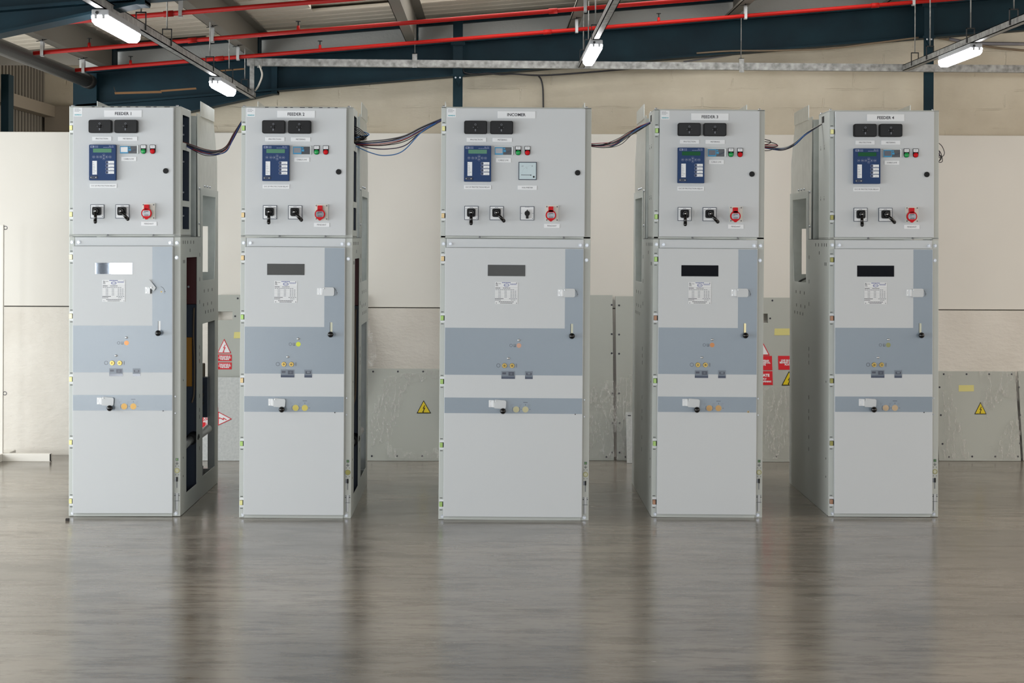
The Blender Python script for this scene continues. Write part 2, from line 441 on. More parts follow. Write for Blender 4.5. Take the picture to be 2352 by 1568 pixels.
# rafters with haunch, I section
def rafter(name, Y, scratches=False):
    m = MB(); x0, x1 = -2.84, 6.9
    def b(x): return zr(x, 2.633)
    for lo, hi, ya, yb in ((0, 0.014, Y, Y + 0.14), (0.226, 0.24, Y, Y + 0.14), (0.014, 0.226, Y + 0.06, Y + 0.075)):
        m.poly([(x0, b(x0) + lo), (x1, b(x1) + lo), (x1, b(x1) + hi), (x0, b(x0) + hi)], ya, yb, 'tealsteel')
    hx0, hx1 = -2.70, -1.5
    hz0 = 2.235
    m.poly([(hx0, hz0), (hx1, b(hx1)), (hx0, b(hx0))], Y + 0.06, Y + 0.075, 'tealsteel')
    m.poly([(hx0, hz0 - 0.012), (hx1 + 0.03, b(hx1) - 0.012), (hx1 + 0.03, b(hx1)), (hx0, hz0)], Y, Y + 0.14, 'tealsteel')
    m.poly([(hx1 - 0.01, b(hx1) - 0.02), (hx1 + 0.03, b(hx1) - 0.02), (hx1 + 0.03, b(hx1) + 0.2), (hx1 - 0.01, b(hx1) + 0.2)], Y + 0.01, Y + 0.13, 'tealsteel')
    if scratches:
        for px0, py0, px1, py1, h in ((264, 214, 370, 211, 5), (370, 209, 450, 203, 4), (262, 200, 266, 216, 3), (500, 163, 560, 158, 3)):
            a = P(px0, py0, Y + 0.058); d = P(px1, py1, Y + 0.058); h = h * Y / F
            m.poly([(a.x, a.z - h / 2), (d.x + 0.004, d.z - h / 2), (d.x, d.z + h / 2), (a.x - 0.004, a.z + h / 2)], Y + 0.0585, Y + 0.0605, 'rust')
    return struct(m.build(name))
rafter('beam_gable', 12.2, True); rafter('beam_rafter', 7.55)
# eaves column and gable columns
struct(MB().box(-2.86, -2.70, 12.2, 12.34, 0, 2.62, 'tealsteel').build('column_eaves'))
for px, n in ((1049, 'column_middle'), (2129, 'column_right')):
    x = (px - CX + 1.2) * 12.15 / F; zt = zr(x, 3.02)
    m = MB(); m.box(x - 0.033, x + 0.033, 12.13, 12.142, 0, zt, 'tealsteel'); m.box(x - 0.004, x + 0.004, 12.142, 12.2, 0, zt, 'tealsteel')
    zb = zr(x, 2.633)
    m.box(x - 0.048, x + 0.048, 12.118, 12.135, zb + 0.2, zb + 0.222, 'tealsteel'); m.box(x - 0.042, x + 0.042, 12.12, 12.135, zb - 0.01, zb + 0.004, 'tealsteel')
    m.poly([(x - 0.028, zb - 0.01), (x + 0.03, zb - 0.01), (x + 0.01, zb - 0.08)], 12.122, 12.132, 'tealsteel')
    m.cyl((x - 0.015, 12.13, zb - 0.02), (x - 0.015, 12.12, zb - 0.02), 0.006, 0.006, 'bolt', 8); m.cyl((x + 0.015, 12.13, zb - 0.02), (x + 0.015, 12.12, zb - 0.02), 0.006, 0.006, 'bolt', 8)
    struct(m.build(n))
# gable rail where roof and gable meet, purlins
struct(MB().poly([(-2.6, zr(-2.6, 3.0)), (6.9, zr(6.9, 3.0)), (6.9, zr(6.9, 3.045)), (-2.6, zr(-2.6, 3.045))], 12.28, 12.34, 'tealsteel').build('trim_gable'))
for k, px in enumerate((253, 588, 953, 1322, 1688, 2052)):
    x = (px - CX + 1.7) * 12.15 / F; z = zr(x, 2.874)
    m = MB(); m.box(x - 0.004, x, -4.9, 12.30, z, z + 0.17, 'purlin')
    m.box(x - 0.07, x - 0.004, -4.9, 12.30, z, z + 0.004, 'purlin'); m.box(x - 0.07, x - 0.066, -4.9, 12.30, z, z + 0.02, 'purlin')
    m.box(x, x + 0.06, -4.9, 12.30, z + 0.166, z + 0.17, 'purlin')
    m.box(x, x + 0.008, 12.16, 12.31, z, z + 0.15, 'tealsteel')
    struct(m.build('beam_purlin'))
for x in (-4.4, -3.55):
    struct(MB().box(x - 0.06, x, -4.9, 12.30, zr(x, 2.874), zr(x, 2.874) + 0.17, 'purlin').build('beam_purlin'))

# ------------------------------------------------------------------ sprinkler pipes
def pipe(Y, x0, x1, heads, hang, label):
    t = thing('sprinkler_pipe', label, 'pipe', (0, Y, 0), group='red sprinkler pipes under the roof')
    def z(x): return zr(x, 2.799)
    m = MB(); m.cyl((x0, 0, z(x0)), (x1, 0, z(x1)), 0.0125, 0.0125, 'redpipe', 14)
    x = x0 + 0.9
    while x < x1:
        m.cyl((x, 0, z(x)), (x + 0.05, 0, z(x + 0.05)), 0.016, 0.016, 'redpipe', 14); x += 2.1
    m.build('pipe_run', t)
    for hx in heads:
        h = MB(); h.cyl((hx, 0, z(hx)), (hx, 0, z(hx) + 0.035), 0.011, 0.008, 'redpipe', 10)
        h.cyl((hx, 0, z(hx) + 0.03), (hx, 0, z(hx) + 0.062), 0.004, 0.004, 'dark', 8); h.cyl((hx, 0, z(hx) + 0.058), (hx, 0, z(hx) + 0.062), 0.015, 0.015, 'dark', 12)
        h.build('sprinkler_head', t)
    for hx in hang:
        zb = zr(hx, 2.874); h = MB()
        h.box(hx - 0.009, hx + 0.009, -0.018, -0.015, z(hx) - 0.02, zb - 0.012, 'silver'); h.box(hx - 0.009, hx + 0.009, 0.015, 0.018, z(hx) - 0.02, zb - 0.012, 'silver')
        h.box(hx - 0.009, hx + 0.009, -0.018, 0.018, z(hx) - 0.022, z(hx) - 0.018, 'silver'); h.box(hx - 0.009, hx + 0.009, -0.018, 0.018, zb - 0.014, zb - 0.01, 'silver')
        h.cyl((hx, 0, zb - 0.012), (hx, 0, zb + 0.004), 0.004, 0.004, 'dark', 8); h.tube([(hx - 0.035, 0, zb - 0.01), (hx, 0, zb - 0.004), (hx + 0.035, 0, zb + 0.006)], 0.0025, 'dark')
        h.build('pipe_hanger', t)
    return t
pur = [(px - CX + 1.7) * 12.15 / F - 0.035 for px in (253, 588, 953, 1322, 1688, 2052)]
pipe(11.47, -2.675, 6.5, [P(300, 140, 11.47).x, P(735, 105, 11.47).x, P(1513, 38, 11.47).x], [pur[0], pur[1], pur[3], pur[4], pur[5]], 'red sprinkler pipe closest to the back wall, crossing the dark teal rafter')
pipe(10.42, -2.675, 6.5, [P(205, 100, 10.42).x, P(685, 58, 10.42).x], [pur[0], pur[1], pur[3]], 'red sprinkler pipe running along the teal gable rail, middle of the three')
pipe(9.24, -2.6, 6.5, [], [pur[1] + 0.02], 'red sprinkler pipe highest in the photo, passing behind the lit lamp at upper left')

# ------------------------------------------------------------------ light rails, tray, lamps
def channel(m, a, b, w=0.038, h=0.04):
    (x0, y0, z0), (x1, y1, z1) = a, b          # along y
    m.box(x0 - w / 2, x0 + w / 2, y0, y1, z0 - h / 2, z0 - h / 2 + 0.004, 'rail'); m.box(x0 - w / 2, x0 - w / 2 + 0.004, y0, y1, z0 - h / 2, z0 + h / 2, 'rail')
    m.box(x0 + w / 2 - 0.004, x0 + w / 2, y0, y1, z0 - h / 2, z0 + h / 2, 'rail'); m.box(x0 - w / 2, x0 + w / 2, y0, y1, z0 + h / 2 - 0.004, z0 + h / 2, 'rail')
def light_rail(x, z, y1, hang, label):
    t = thing('light_rail', label, 'rail', (x, y1, z), group='galvanised rails carrying the lamps')
    m = MB(); channel(m, (0, 2.5 - y1, 0), (0, 0, 0)); m.build('channel', t)
    for y in hang:
        h = MB(); top = zr(x, 3.04) - z
        h.cyl((0, y - y1, 0.075), (0, y - y1, top), 0.0035, 0.0035, 'rail', 8)
        h.box(-0.024, 0.024, y - y1 - 0.008, y - y1 + 0.008, 0.07, 0.075, 'dark'); h.box(-0.024, -0.021, y - y1 - 0.008, y - y1 + 0.008, -0.01, 0.075, 'dark'); h.box(0.021, 0.024, y - y1 - 0.008, y - y1 + 0.008, -0.01, 0.075, 'dark')
        h.build('hanger', t)
    return t
light_rail(-1.62, 2.465, 12.1, [8.24, 8.9, 10.25, 11.0, 11.7], 'galvanised lamp rail running from top left down behind the FEEDER 2 cabinet')
light_rail(0.588, 2.656, 11.86, [10.25, 11.0, 11.6], 'galvanised lamp rail above the INCOMER cabinet')
light_rail(2.737, 2.645, 11.86, [9.4, 10.25, 11.2, 11.6], 'galvanised lamp rail rising to the right edge, above FEEDER 4')
t = thing('cable_tray', 'long horizontal galvanised cable tray hung across the back wall below the dark rafter', 'tray', (0, 11.9, 2.66))
m = MB(); a = P(568, 143, 11.9); b = P(2500, 160, 11.9)
for lo, hi, ya, yb in ((-0.024, 0.024, -0.025, -0.022), (-0.024, 0.024, 0.022, 0.025), (-0.024, -0.021, -0.022, 0.022), (0.021, 0.024, -0.022, 0.022)):
    m.poly([(a.x, a.z - 2.66 + lo), (b.x, b.z - 2.66 + lo), (b.x, b.z - 2.66 + hi), (a.x, a.z - 2.66 + hi)], ya, yb, 'rail')
m.build('tray_channel', t)
m = MB(); m.box(a.x + 0.02, a.x + 0.05, -0.03, -0.026, -0.21, 0.02, 'rail'); m.box(a.x + 0.07, a.x + 0.1, -0.032, -0.026, -0.03, 0.03, 'rail'); m.build('drop_bracket', t)
for px, py in ((953, 139), (1702, 150)):
    q = P(px, py, 11.9); h = MB(); zt = zr(q.x, 3.04) - 2.66; zq = q.z - 2.66
    h.box(q.x - 0.016, q.x + 0.016, -0.031, -0.027, zq - 0.05, zq + 0.045, 'rail'); h.box(q.x - 0.016, q.x + 0.016, -0.031, 0.004, zq + 0.041, zq + 0.045, 'rail')
    h.cyl((q.x, 0, zq + 0.045), (q.x, 0, zt), 0.003, 0.003, 'rail', 8); h.build('hanger', t)
m = MB(); m.tube(spline([P(596, 150, 11.86), P(602, 172, 11.84), P(594, 196, 11.84), P(586, 208, 11.9)]), 0.006, 'wwhite', 8)
tag(m.build('flexible_conduit'), 'short off-white flexible cable curving from the tray end down to the lamp rail', 'cable')

def lamp(x, z, y0, y1, up, label):
    t = thing('tube_light', label, 'lamp', (x, y0, z), group='lit tube lights under the roof')
    L = y1 - y0; m = MB(); w = 0.036
    m.box(-w, w, 0, L, 0.006, 0.034, 'fitting', 0.005); m.box(-0.02, 0.02, 0.08, 0.12, 0.034, up, 'fitting'); m.box(-0.02, 0.02, L - 0.12, L - 0.08, 0.034, up, 'fitting')
    m.cyl((-0.012, -0.004, 0.02), (-0.012, 0.01, 0.02), 0.007, 0.007, 'dark', 10)
    m.build('housing', t)
    m = MB(); pts = [(-w, 0.006), (-w * 0.9, -0.018), (-w * 0.55, -0.032), (w * 0.55, -0.032), (w * 0.9, -0.018), (w, 0.006)]
    m.poly(pts, -0.002, L + 0.002, 'tube'); m.build('diffuser', t, label='glowing white diffuser')
    for sx in (-0.016, 0.016):
        for yy in (0.02, L - 0.02):
            MB().box(sx - 0.005, sx + 0.005, yy - 0.03, yy + 0.004, -0.006, 0.01, 'fitting').build('lamp_clip', t)
lamp(-1.62, 2.408, 7.38, 8.05, 0.037, 'lit tube light at the upper left corner, largest of the four')
lamp(-1.62, 2.408, 10.45, 11.05, 0.037, 'lit tube light hanging above the gap between FEEDER 1 and FEEDER 2')
lamp(0.588, 2.598, 10.15, 10.98, 0.038, 'lit tube light above the right end of the INCOMER cabinet')
lamp(2.737, 2.585, 10.13, 10.85, 0.040, 'lit tube light above FEEDER 4 near the right edge')

# round duct at the left eaves, loose wall cables
m = MB(); m.cyl((-2.73, 6.5, 2.555), (-2.73, 12.12, 2.555), 0.045, 0.045, 'duct', 20); m.cyl((-2.73, 12.0, 2.555), (-2.73, 12.12, 2.555), 0.05, 0.05, 'duct', 20)
tag(m.build('downpipe'), 'dark round pipe running back along the left eaves above the FEEDER 1 cabinet', 'pipe')
def wallcable(pts, r, k, label, Y=12.40):
    m = MB(); m.tube(spline([P(a, b, Y) for a, b in pts]), r, k); tag(m.build('wall_cable'), label, 'cable', 'loose cables on the back wall')
wallcable([(1064, 158), (1066, 166), (1080, 169), (1100, 170), (1120, 168), (1150, 171), (1180, 170), (1236, 173), (1300, 170), (1400, 162), (1520, 152)], 0.006, 'wblack', 'black cable sagging along the brick under the rafter, right of the middle column', 12.19)
wallcable([(1236, 173), (1243, 184), (1247, 205), (1248, 250)], 0.006, 'wblack', 'black cable hanging down the brick behind the INCOMER cabinet')
wallcable([(1600, 122), (1680, 117), (1780, 116), (1900, 112), (2000, 100), (2110, 86)], 0.006, 'tan', 'brown cable along the brick just below the rafter, above FEEDER 3', 12.19)
wallcable([(1570, 142), (1620, 135), (1680, 126)], 0.006, 'wgrey', 'thin grey cable crossing the brick above the FEEDER 3 cabinet')
wallcable([(2180, 90), (2240, 99), (2352, 101)], 0.012, 'wgrey', 'thick grey cable on the brick behind the right lamp rail', 12.36)
wallcable([(2150, 86), (2230, 100), (2290, 110), (2352, 116)], 0.008, 'tan', 'brown cable drooping below the thick grey cable at upper right', 12.36)

# ------------------------------------------------------------------ switchgear cabinets
def cabinet(px, Y, rz, lean, W, LO, CO, RO, title, label, o):
    base = P(px, 1187, Y); base.z = 0.001
    C = thing('switchgear_cabinet', label, 'cabinet', base, (0, R(lean), R(rz)), 'row of switchgear cabinets')
    FY, LY = -0.036, -0.03                      # front planes of the two doors
    D = 0.004
    # --- carcass
    m = MB()
    m.box(0, 0.03, 0, 0.05, 0, 1.503, 'body', 0.002, 1); m.box(W - 0.045, W, 0, 0.05, 0, 1.503, 'body', 0.002, 1)
    m.box(0.03, W - 0.045, 0.004, 0.05, 0, 0.03, 'body', 0.001, 1)
    m.box(0.03, W - 0.045, 0.004, 0.03, 1.44, 1.503, 'body')
    m.build('front_frame', C)
    m = MB(); m.box(0.028, W - 0.042, -0.006, 0.004, 0.0, 0.021, 'body', 0.001, 1); m.build('plinth_strip', C)
    m = MB()
    m.box(0, 0.028, 0, 0.33, 1.505, 2.205, 'body', 0.002, 1)                                              # left wall of the instrument box with its front strip
    m.box(W - 0.04, W, 0, 0.045, 1.505, 2.205, 'body', 0.002, 1)
    m.box(0, W, 0, 0.33, 2.198, 2.206, 'body', 0.002, 1); m.box(0, W, 0, 0.33, 1.505, 1.516, 'body', 0.001, 1)
    m.box(0.028, W - 0.04, 0.32, 0.33, 1.516, 2.198, 'body')
    m.holed(0.045, 0.33, 1.507, 2.2, [(0.06, 0.285, 2.015, 2.165), (0.06, 0.285, 1.70, 1.975), (0.06, 0.285, 1.545, 1.668)], W - 0.003, W, 'body')
    m.box(-0.0015, 0, 0.16, 0.225, 2.15, 2.185, 'dark')
    for zz in (2.0, 1.72):
        for yy in (0.15, 0.26): m.box(-0.001, 0, yy, yy + 0.006, zz, zz + 0.012, 'slot'); m.box(-0.001, 0, yy, yy + 0.006, zz + 0.018, zz + 0.022, 'slot')
    if o.get('topmarks'):
        for j in range(9):
            xx = 0.115 + 0.048 * j + random.uniform(0, 0.02)
            m.box(xx, xx + random.uniform(0.012, 0.03), -0.001, 0.0, 2.2, 2.2035, 'ink')
    m.build('instrument_box', C)
    m = MB(); m.box(0.03, W - 0.005, 0.298, 0.316, 1.52, 2.19, 'navy')
    for zz in (2.12, 2.07, 1.92, 1.75, 1.62): m.cyl((W - 0.035, 0.298, zz), (W - 0.035, 0.29, zz), 0.005, 0.005, 'bolt', 8)
    m.build('mounting_plate', C, label='dark blue mounting plate inside the instrument box')
    for xx, yy in ((0.012, 0.03), (W - 0.025, 0.03), (W - 0.03, 0.31), (0.012, 0.31)):
        b = MB(); b.cyl((xx, yy, 2.205), (xx, yy, 2.214), 0.008, 0.007, 'bolt', 10); b.build('lifting_bolt', C)
    # --- side sheets
    for side, x0, x1 in (('l', 0, 0.003), ('r', W - 0.003, W)):
        m = MB(); k = 'body'
        front = [(0.19, 0.55, 0.10, 1.39)] if side == 'r' else []
        m.holed(0.05, 0.68, 0, 1.503, front, x0, x1, k)
        rear = [(0.75, 1.24, 1.25, 1.745)] + ([(0.75, 1.22, 0.115, 1.0)] if side == 'r' else [])
        m.holed(0.68, 1.35, 0, 1.785, rear, x0, x1, k)
        m.polyyz([(1.24, 1.25), (1.24, 1.45), (1.19, 1.25)], x0, x1, k)
        xs0, xs1 = (x0 - 0.0008, x0) if side == 'l' else (x1, x1 + 0.0008)
        for zz, yys in ((1.465, (0.07, 0.14, 0.22, 0.32, 0.42)), (1.42, (0.3,)), (1.36, (0.08, 0.12)), (1.18, (0.8, 0.95, 1.1)), (1.1, (0.78, 0.93, 1.08)), (1.055, (0.85, 0.95, 1.05, 1.15))):
            for yy in yys: m.box(xs0, xs1, yy, yy + 0.012, zz, zz + 0.018, 'slot')
        for zz in (1.39, 1.25, 1.12, 0.86, 0.82, 0.78, 0.58, 0.5, 0.46, 0.35, 0.28):
            m.box(xs0, xs1, 0.64, 0.648, zz, zz + 0.022, 'slot')
        for zz in (0.72, 0.3, 0.2): m.box(xs0, xs1, 0.08, 0.09, zz, zz + 0.01, 'slot')
        m.build('side_panel', C)
    # --- inside of the lower part
    m = MB(); m.box(0.003, W - 0.003, 0.60, 0.606, 0.0, 1.12, 'navy'); m.box(0.003, W - 0.04, 0.05, 0.6, 0.02, 0.03, 'navy'); m.box(0.003, W - 0.003, 0.05, 0.66, 1.485, 1.495, 'dark')
    m.box(0.03, 0.036, 0.05, 0.6, 0.03, 1.48, 'navy'); m.build('inner_partition', C, label='dark blue inner partition')
    m = MB(); m.box(0.05, W - 0.004, 0.56, 0.60, 1.12, 1.46, 'maroon', 0.003, 1); m.cyl((W - 0.05, 0.56, 1.22), (W - 0.05, 0.553, 1.22), 0.006, 0.006, 'bolt', 8); m.build('breaker_housing', C, label='dark red breaker housing')
    m = MB(); m.box(0.08, W - 0.035, 0.585, 0.6, 0.65, 0.93, 'ochre', 0.002, 1); m.build('insulating_plate', C, label='ochre yellow insulating plate')
    m = MB(); m.cyl((W - 0.07, 0.36, 0.31), (W - 0.03, 0.6, 0.36), 0.022, 0.022, 'silver', 14); m.cyl((W - 0.035, 0.55, 0.35), (W - 0.025, 0.605, 0.363), 0.032, 0.032, 'dark', 14); m.build('conductor_tube', C)
    m = MB(); m.tube(spline([(W - 0.02, 0.57, 1.1), (W - 0.024, 0.575, 0.95), (W - 0.018, 0.57, 0.8), (W - 0.02, 0.575, 0.62), (W - 0.03, 0.56, 0.56)]), 0.005, 'tan'); m.build('control_wire', C)
    # --- rear compartment
    m = MB()
    m.box(0.003, W - 0.003, 0.68, 0.684, 0.0, 0.42, 'navy'); m.box(0.003, W - 0.003, 0.68, 0.684, 1.0, 1.785, 'galv')
    m.box(0.003, 0.072, 1.343, 1.35, 0, 1.785, 'galv'); m.box(W - 0.062, W - 0.003, 1.343, 1.35, 0, 1.785, 'galv')
    m.box(0.072, W - 0.062, 1.343, 1.35, 1.57, 1.785, 'galv'); m.box(0.072, W - 0.062, 1.343, 1.35, 0.99, 1.29, 'galv'); m.box(0.003, W - 0.003, 1.3, 1.35, 0, 0.09, 'galv')
    m.box(0.003, W - 0.003, 0.70, 1.34, 1.235, 1.241, 'galv')
    m.build('rear_frame', C)
    m = MB(); m.box(0.12, W - 0.07, 1.05, 1.3, 0.62, 0.735, 'tan', 0.004, 1)
    for q in range(3): m.cyl((W - 0.16 + 0.02 * q, 1.1, 0.62 - 0.05 * q), (W - 0.05, 1.1, 0.6 - 0.05 * q), 0.016, 0.016, 'dark', 10)
    m.box(W - 0.06, W - 0.03, 1.12, 1.2, 0.42, 0.66, 'navy'); m.build('earthing_switch', C)
    m = MB(); m.cyl((W - 0.075, 0.86, 0.32), (W - 0.075, 0.86, 0.66), 0.008, 0.008, 'silver', 10); m.box(W - 0.09, W - 0.06, 0.85, 0.87, 0.64, 0.665, 'white'); m.build('drive_rod', C)
    m = MB(); m.cyl((W - 0.13, 0.80, 0.27), (W - 0.03, 1.16, 0.35), 0.024, 0.024, 'silver', 14); m.build('busbar_tube', C)
    m = MB(); m.box(W - 0.12, W - 0.03, 0.86, 0.98, 0.09, 0.15, 'smalldark', 0.004, 1); m.box(W - 0.1, W - 0.05, 0.8, 0.84, 0.085, 0.12, 'orange', 0.004, 1); m.build('terminal_block', C)
    if o.get('clamp'): m = MB(); m.tube(spline([(0.03, 1.2, 1.243), (0.045, 1.12, 1.262), (0.06, 1.0, 1.275), (0.09, 0.78, 1.278)]), 0.006, 'black', 8); m.box(0.045, 0.085, 0.96, 1.02, 1.262, 1.292, 'black', 0.003, 1); m.build('cable_clamp', C)
    # --- upper rear: post and duct
    m = MB(); m.box(0.003, W - 0.003, 0.52, 0.524, 1.507, 2.19, 'galv')
    for x0, x1 in ((0.003, 0.007), (W - 0.007, W - 0.003)):
        m.polyyz([(0.60, 1.507), (0.68, 1.507), (0.68, 2.21), (0.56, 2.21)], x0, x1, 'galv')
    for xx in (0.004, W - 0.004):
        for zz in (1.78, 1.58): m.cyl((xx - 0.006, 0.64, zz), (xx + 0.006, 0.64, zz), 0.007, 0.007, 'bolt', 8)
    m.build('rear_post', C)
    m = MB()
    for x0, x1 in ((0.006, 0.009), (W - 0.009, W - 0.006)):
        m.polyyz([(0.68, 1.785), (1.345, 1.785), (1.345, 1.97), (1.2, 2.2), (0.68, 2.2)], x0, x1, 'galv')
    for x0, x1 in ((0.001, 0.004), (W - 0.004, W - 0.001)):
        m.polyyz([(0.68, 2.2), (1.2, 2.2), (1.2, 2.275), (0.68, 2.285)], x0, x1, 'galv')
    m.box(0.009, W - 0.009, 0.68, 0.684, 1.785, 2.2, 'galv'); m.box(0.009, W - 0.009, 1.335, 1.34, 1.785, 1.96, 'galv')
    for xx in (0.006, W - 0.006):
        for yy in (0.85, 0.95, 1.05): m.cyl((xx - 0.006, yy, 1.80), (xx + 0.006, yy, 1.80), 0.006, 0.006, 'bolt', 8)
    m.build('rear_duct', C)
    # --- cross bar and frame bolts
    m = MB(); m.box(0.0335, W - 0.037, -0.006, 0.004, 1.4545, 1.501, 'paint', 0.0015, 1); m.build('cross_bar', C)
    for xx, zz, yy in ((0.0167, 1.4737, 0), (0.0537, 1.4737, -0.006), (W - 0.055, 1.471, -0.006), (W - 0.0195, 1.471, 0), (W - 0.0215, 1.3917, 0), (0.021, 0.016, 0), (W - 0.0235, 0.0155, 0), (W - 0.027, 0.645, 0), (W - 0.027, 0.555, 0)):
        rr = 0.0085 if zz > 1 or zz < 0.1 else 0.0035
        b = MB(); b.cyl((xx, yy, zz), (xx, yy - 0.003, zz), rr * 1.15, rr * 1.15, 'bolt', 14); b.cyl((xx, yy - 0.003, zz), (xx, yy - 0.008, zz), rr, rr * 0.85, 'bolt', 6); b.build('bolt', C)
    # --- hinges
    for zz, k in zip((2.0886, 1.6235, 1.394, 1.077, 0.7377, 0.399, 0.0827), o['hinge']):
        h = MB(); h.box(0.005, 0.021, -0.02, 0, zz - 0.0125, zz + 0.0125, k, 0.001, 1); h.box(0.021, 0.024, -0.018, 0, zz - 0.0125, zz + 0.0125, 'dark')
        for s in (-1, 1):
            h.box(0.004, 0.026, -0.004, 0, zz + s * 0.019 - 0.005, zz + s * 0.019 + 0.005, 'white'); h.box(0.006, 0.02, -0.0012, 0, zz + s * 0.032 - 0.0016, zz + s * 0.032 + 0.0016, 'slot')
        h.build('hinge', C)
    # --- upper door
    dx0, dx1 = 0.0275, W - 0.034
    m = MB(); m.box(dx0, dx1, FY, -0.004, 1.516, 2.197, 'paint', 0.003)
    for xx in (0.21, dx1 - 0.11): m.cyl((xx, -0.01, 1.512), (xx, -0.022, 1.508), 0.005, 0.005, 'bolt', 8)
    door = m.build('instrument_door', C)
    x = W - 0.074; m = MB(); m.disc(x, 1.8565, 0.0145, FY - 0.006, FY, 'black', 24); m.box(x - 0.014, x - 0.006, FY - 0.0066, FY - 0.006, 1.8555, 1.8575, 'slot'); m.build('door_lock', door, label='round black door lock')
    if o.get('sticker', True):
        m = MB(); y = FY - 0.0006; m.box(0.033, 0.0785, y, FY, 2.148, 2.195, 'label'); m.text('SIEMENS', 0.0555, 2.1565, y - 0.0003, 'teal', w=0.037, h=0.0062, bold=0.03)
        for j, e in enumerate((0.061, 0.070, 0.062)): m.dashes(0.037, e, 2.188 - 0.006 * j, 0.002, y - 0.0003, 'inkgrey', 3, 0.12)
        m.build('door_sticker', door)
    y = FY
    def caption(x0, x1, z0, z1, s, hh, name='caption_plate'):
        q = MB(); q.box(x0, x1, y - 0.003, y, z0, z1, 'label', 0.0006, 1); q.text(s, (x0 + x1) / 2, (z0 + z1) / 2, y - 0.0034, 'ink', h=hh, w=None, bold=0.022 if hh > 0.01 else 0.0)
        return q.build(name, C)
    d = D + LO
    tx0 = 0.1925 + D + CO - 0.004 * (CO > 0)
    caption(tx0, tx0 + 0.2015, 2.1445, 2.182, title, 0.0165, 'title_plate')
    for bx, cx, s in ((0.115, 0.129, 'PROTECTION'), (0.253, 0.267, 'METERING')):
        t = MB(); x0 = bx + d; x1 = x0 + 0.123
        t.rrect(x0, x1, 2.0585, 2.128, 0.01, y - 0.03, y, 'black'); t.rrect(x0 + 0.004, x1 - 0.004, 2.0625, 2.124, 0.008, y - 0.034, y - 0.03, 'blacksmoke')
        tb = t.build('test_block', C, label='black test block with smoky cover')
        xc = (x0 + x1) / 2 - 0.001; zc = 2.0925
        t = MB(); t.disc(xc, zc, 0.0085, y - 0.05, y - 0.034, 'black', 18); t.box(xc - 0.0028, xc + 0.0028, y - 0.0385, y - 0.034, zc - 0.021, zc - 0.009, 'inkgrey', 0.001, 1); t.ring(xc, zc + 0.015, 0.0035, 0.0052, y - 0.0365, y - 0.034, 'inkgrey', 14)
        t.ball((xc - 0.011, y - 0.0345, zc), 0.0028, 'inkgrey', u=8, v=6); t.ball((xc + 0.011, y - 0.0345, zc), 0.0028, 'inkgrey', u=8, v=6); t.build('cover_knob', tb)
        caption(cx + d, cx + d + 0.1035, 2.0177, 2.04, s, 0.0075)
    # relay
    rx, rz0, rz1 = 0.116 + d, 1.805, 1.996; rw = 0.144; ry = y - 0.024
    m = MB(); m.rrect(rx, rx + rw, rz0, rz1, 0.004, y - 0.018, y, 'relay'); m.rrect(rx + 0.001, rx + rw - 0.001, rz0 + 0.001, rz1 - 0.001, 0.004, ry, y - 0.018, 'relay')
    def X(f): return rx + rw * f
    def Z(f): return rz1 - (rz1 - rz0) * f
    m.box(X(0.055), X(0.2), ry - 0.0006, ry, Z(0.09), Z(0.03), 'relaymark'); m.text('SEL', X(0.12), Z(0.06), ry - 0.0008, 'relaydark', h=0.0075, bold=0.04)
    for j in range(3): m.dashes(X(0.225), X(0.35), Z(0.038 + 0.022 * j), 0.0016, ry - 0.0004, 'relaymark', 2, 0.1)
    m.text('SEL-751', X(0.83), Z(0.045), ry - 0.0006, 'relaymark', h=0.006, bold=0.02); m.dashes(X(0.53), X(0.93), Z(0.078), 0.002, ry - 0.0004, 'relaymark', 5, 0.1)
    relay = m.build('protection_relay', C, label='navy blue protection relay')
    m = MB(); m.box(X(0.155), X(0.84), ry - 0.001, ry, Z(0.222), Z(0.112), o.get('lcd', 'lcd')); m.build('display', relay, label='green display')
    for fx, fz, g in ((0.18, 0.345, 's'), (0.32, 0.345, 's'), (0.44, 0.345, 'l'), (0.555, 0.30, 'u'), (0.555, 0.39, 'd'), (0.67, 0.345, 'r'), (0.79, 0.345, 's')):
        q = MB(); xx, zz = X(fx), Z(fz); q.disc(xx, zz, 0.0066, ry - 0.001, ry, 'relay', 16); q.ring(xx, zz, 0.0066, 0.0074, ry - 0.0014, ry, 'relaymark', 18); e = 0.0024
        tri = {'l': [(-e, 0), (e, -e), (e, e)], 'r': [(e, 0), (-e, e), (-e, -e)], 'u': [(0, e), (-e, -e), (e, -e)], 'd': [(0, -e), (e, e), (-e, e)], 's': [(-0.0036, -0.0008), (0.0036, -0.0008), (0.0036, 0.0008), (-0.0036, 0.0008)]}[g]
        q.poly([(xx + a, zz + b) for a, b in tri], ry - 0.0016, ry - 0.001, 'white'); q.build('key', relay)
    m = MB(); m.box(X(0.13), X(0.3), ry - 0.0008, ry, Z(0.84), Z(0.455), 'label')
    for j, L in enumerate((0.03, 0.05, 0.07, 0.08, 0.06, 0.12, 0.06)): m.dashes(X(0.145), X(0.155 + L), Z(0.51 + 0.046 * j), 0.0016, ry - 0.0012, 'inkgrey', 1, 0)
    m.build('indicator_strip', relay)
    for j in range(4):
        zz = Z(0.495 + 0.095 * j); q = MB(); q.box(X(0.69), X(0.935), ry - 0.0008, ry, zz - 0.0072, zz + 0.0072, 'label'); q.dashes(X(0.79), X(0.9), zz - 0.003, 0.0014, ry - 0.0012, 'inkgrey', 2, 0.2)
        q.disc(X(0.67), zz, 0.0065, ry - 0.0016, ry, 'relaydark', 18); q.ring(X(0.67), zz, 0.0065, 0.0078, ry - 0.0012, ry, 'relaymark', 18); q.build('push_button', relay)
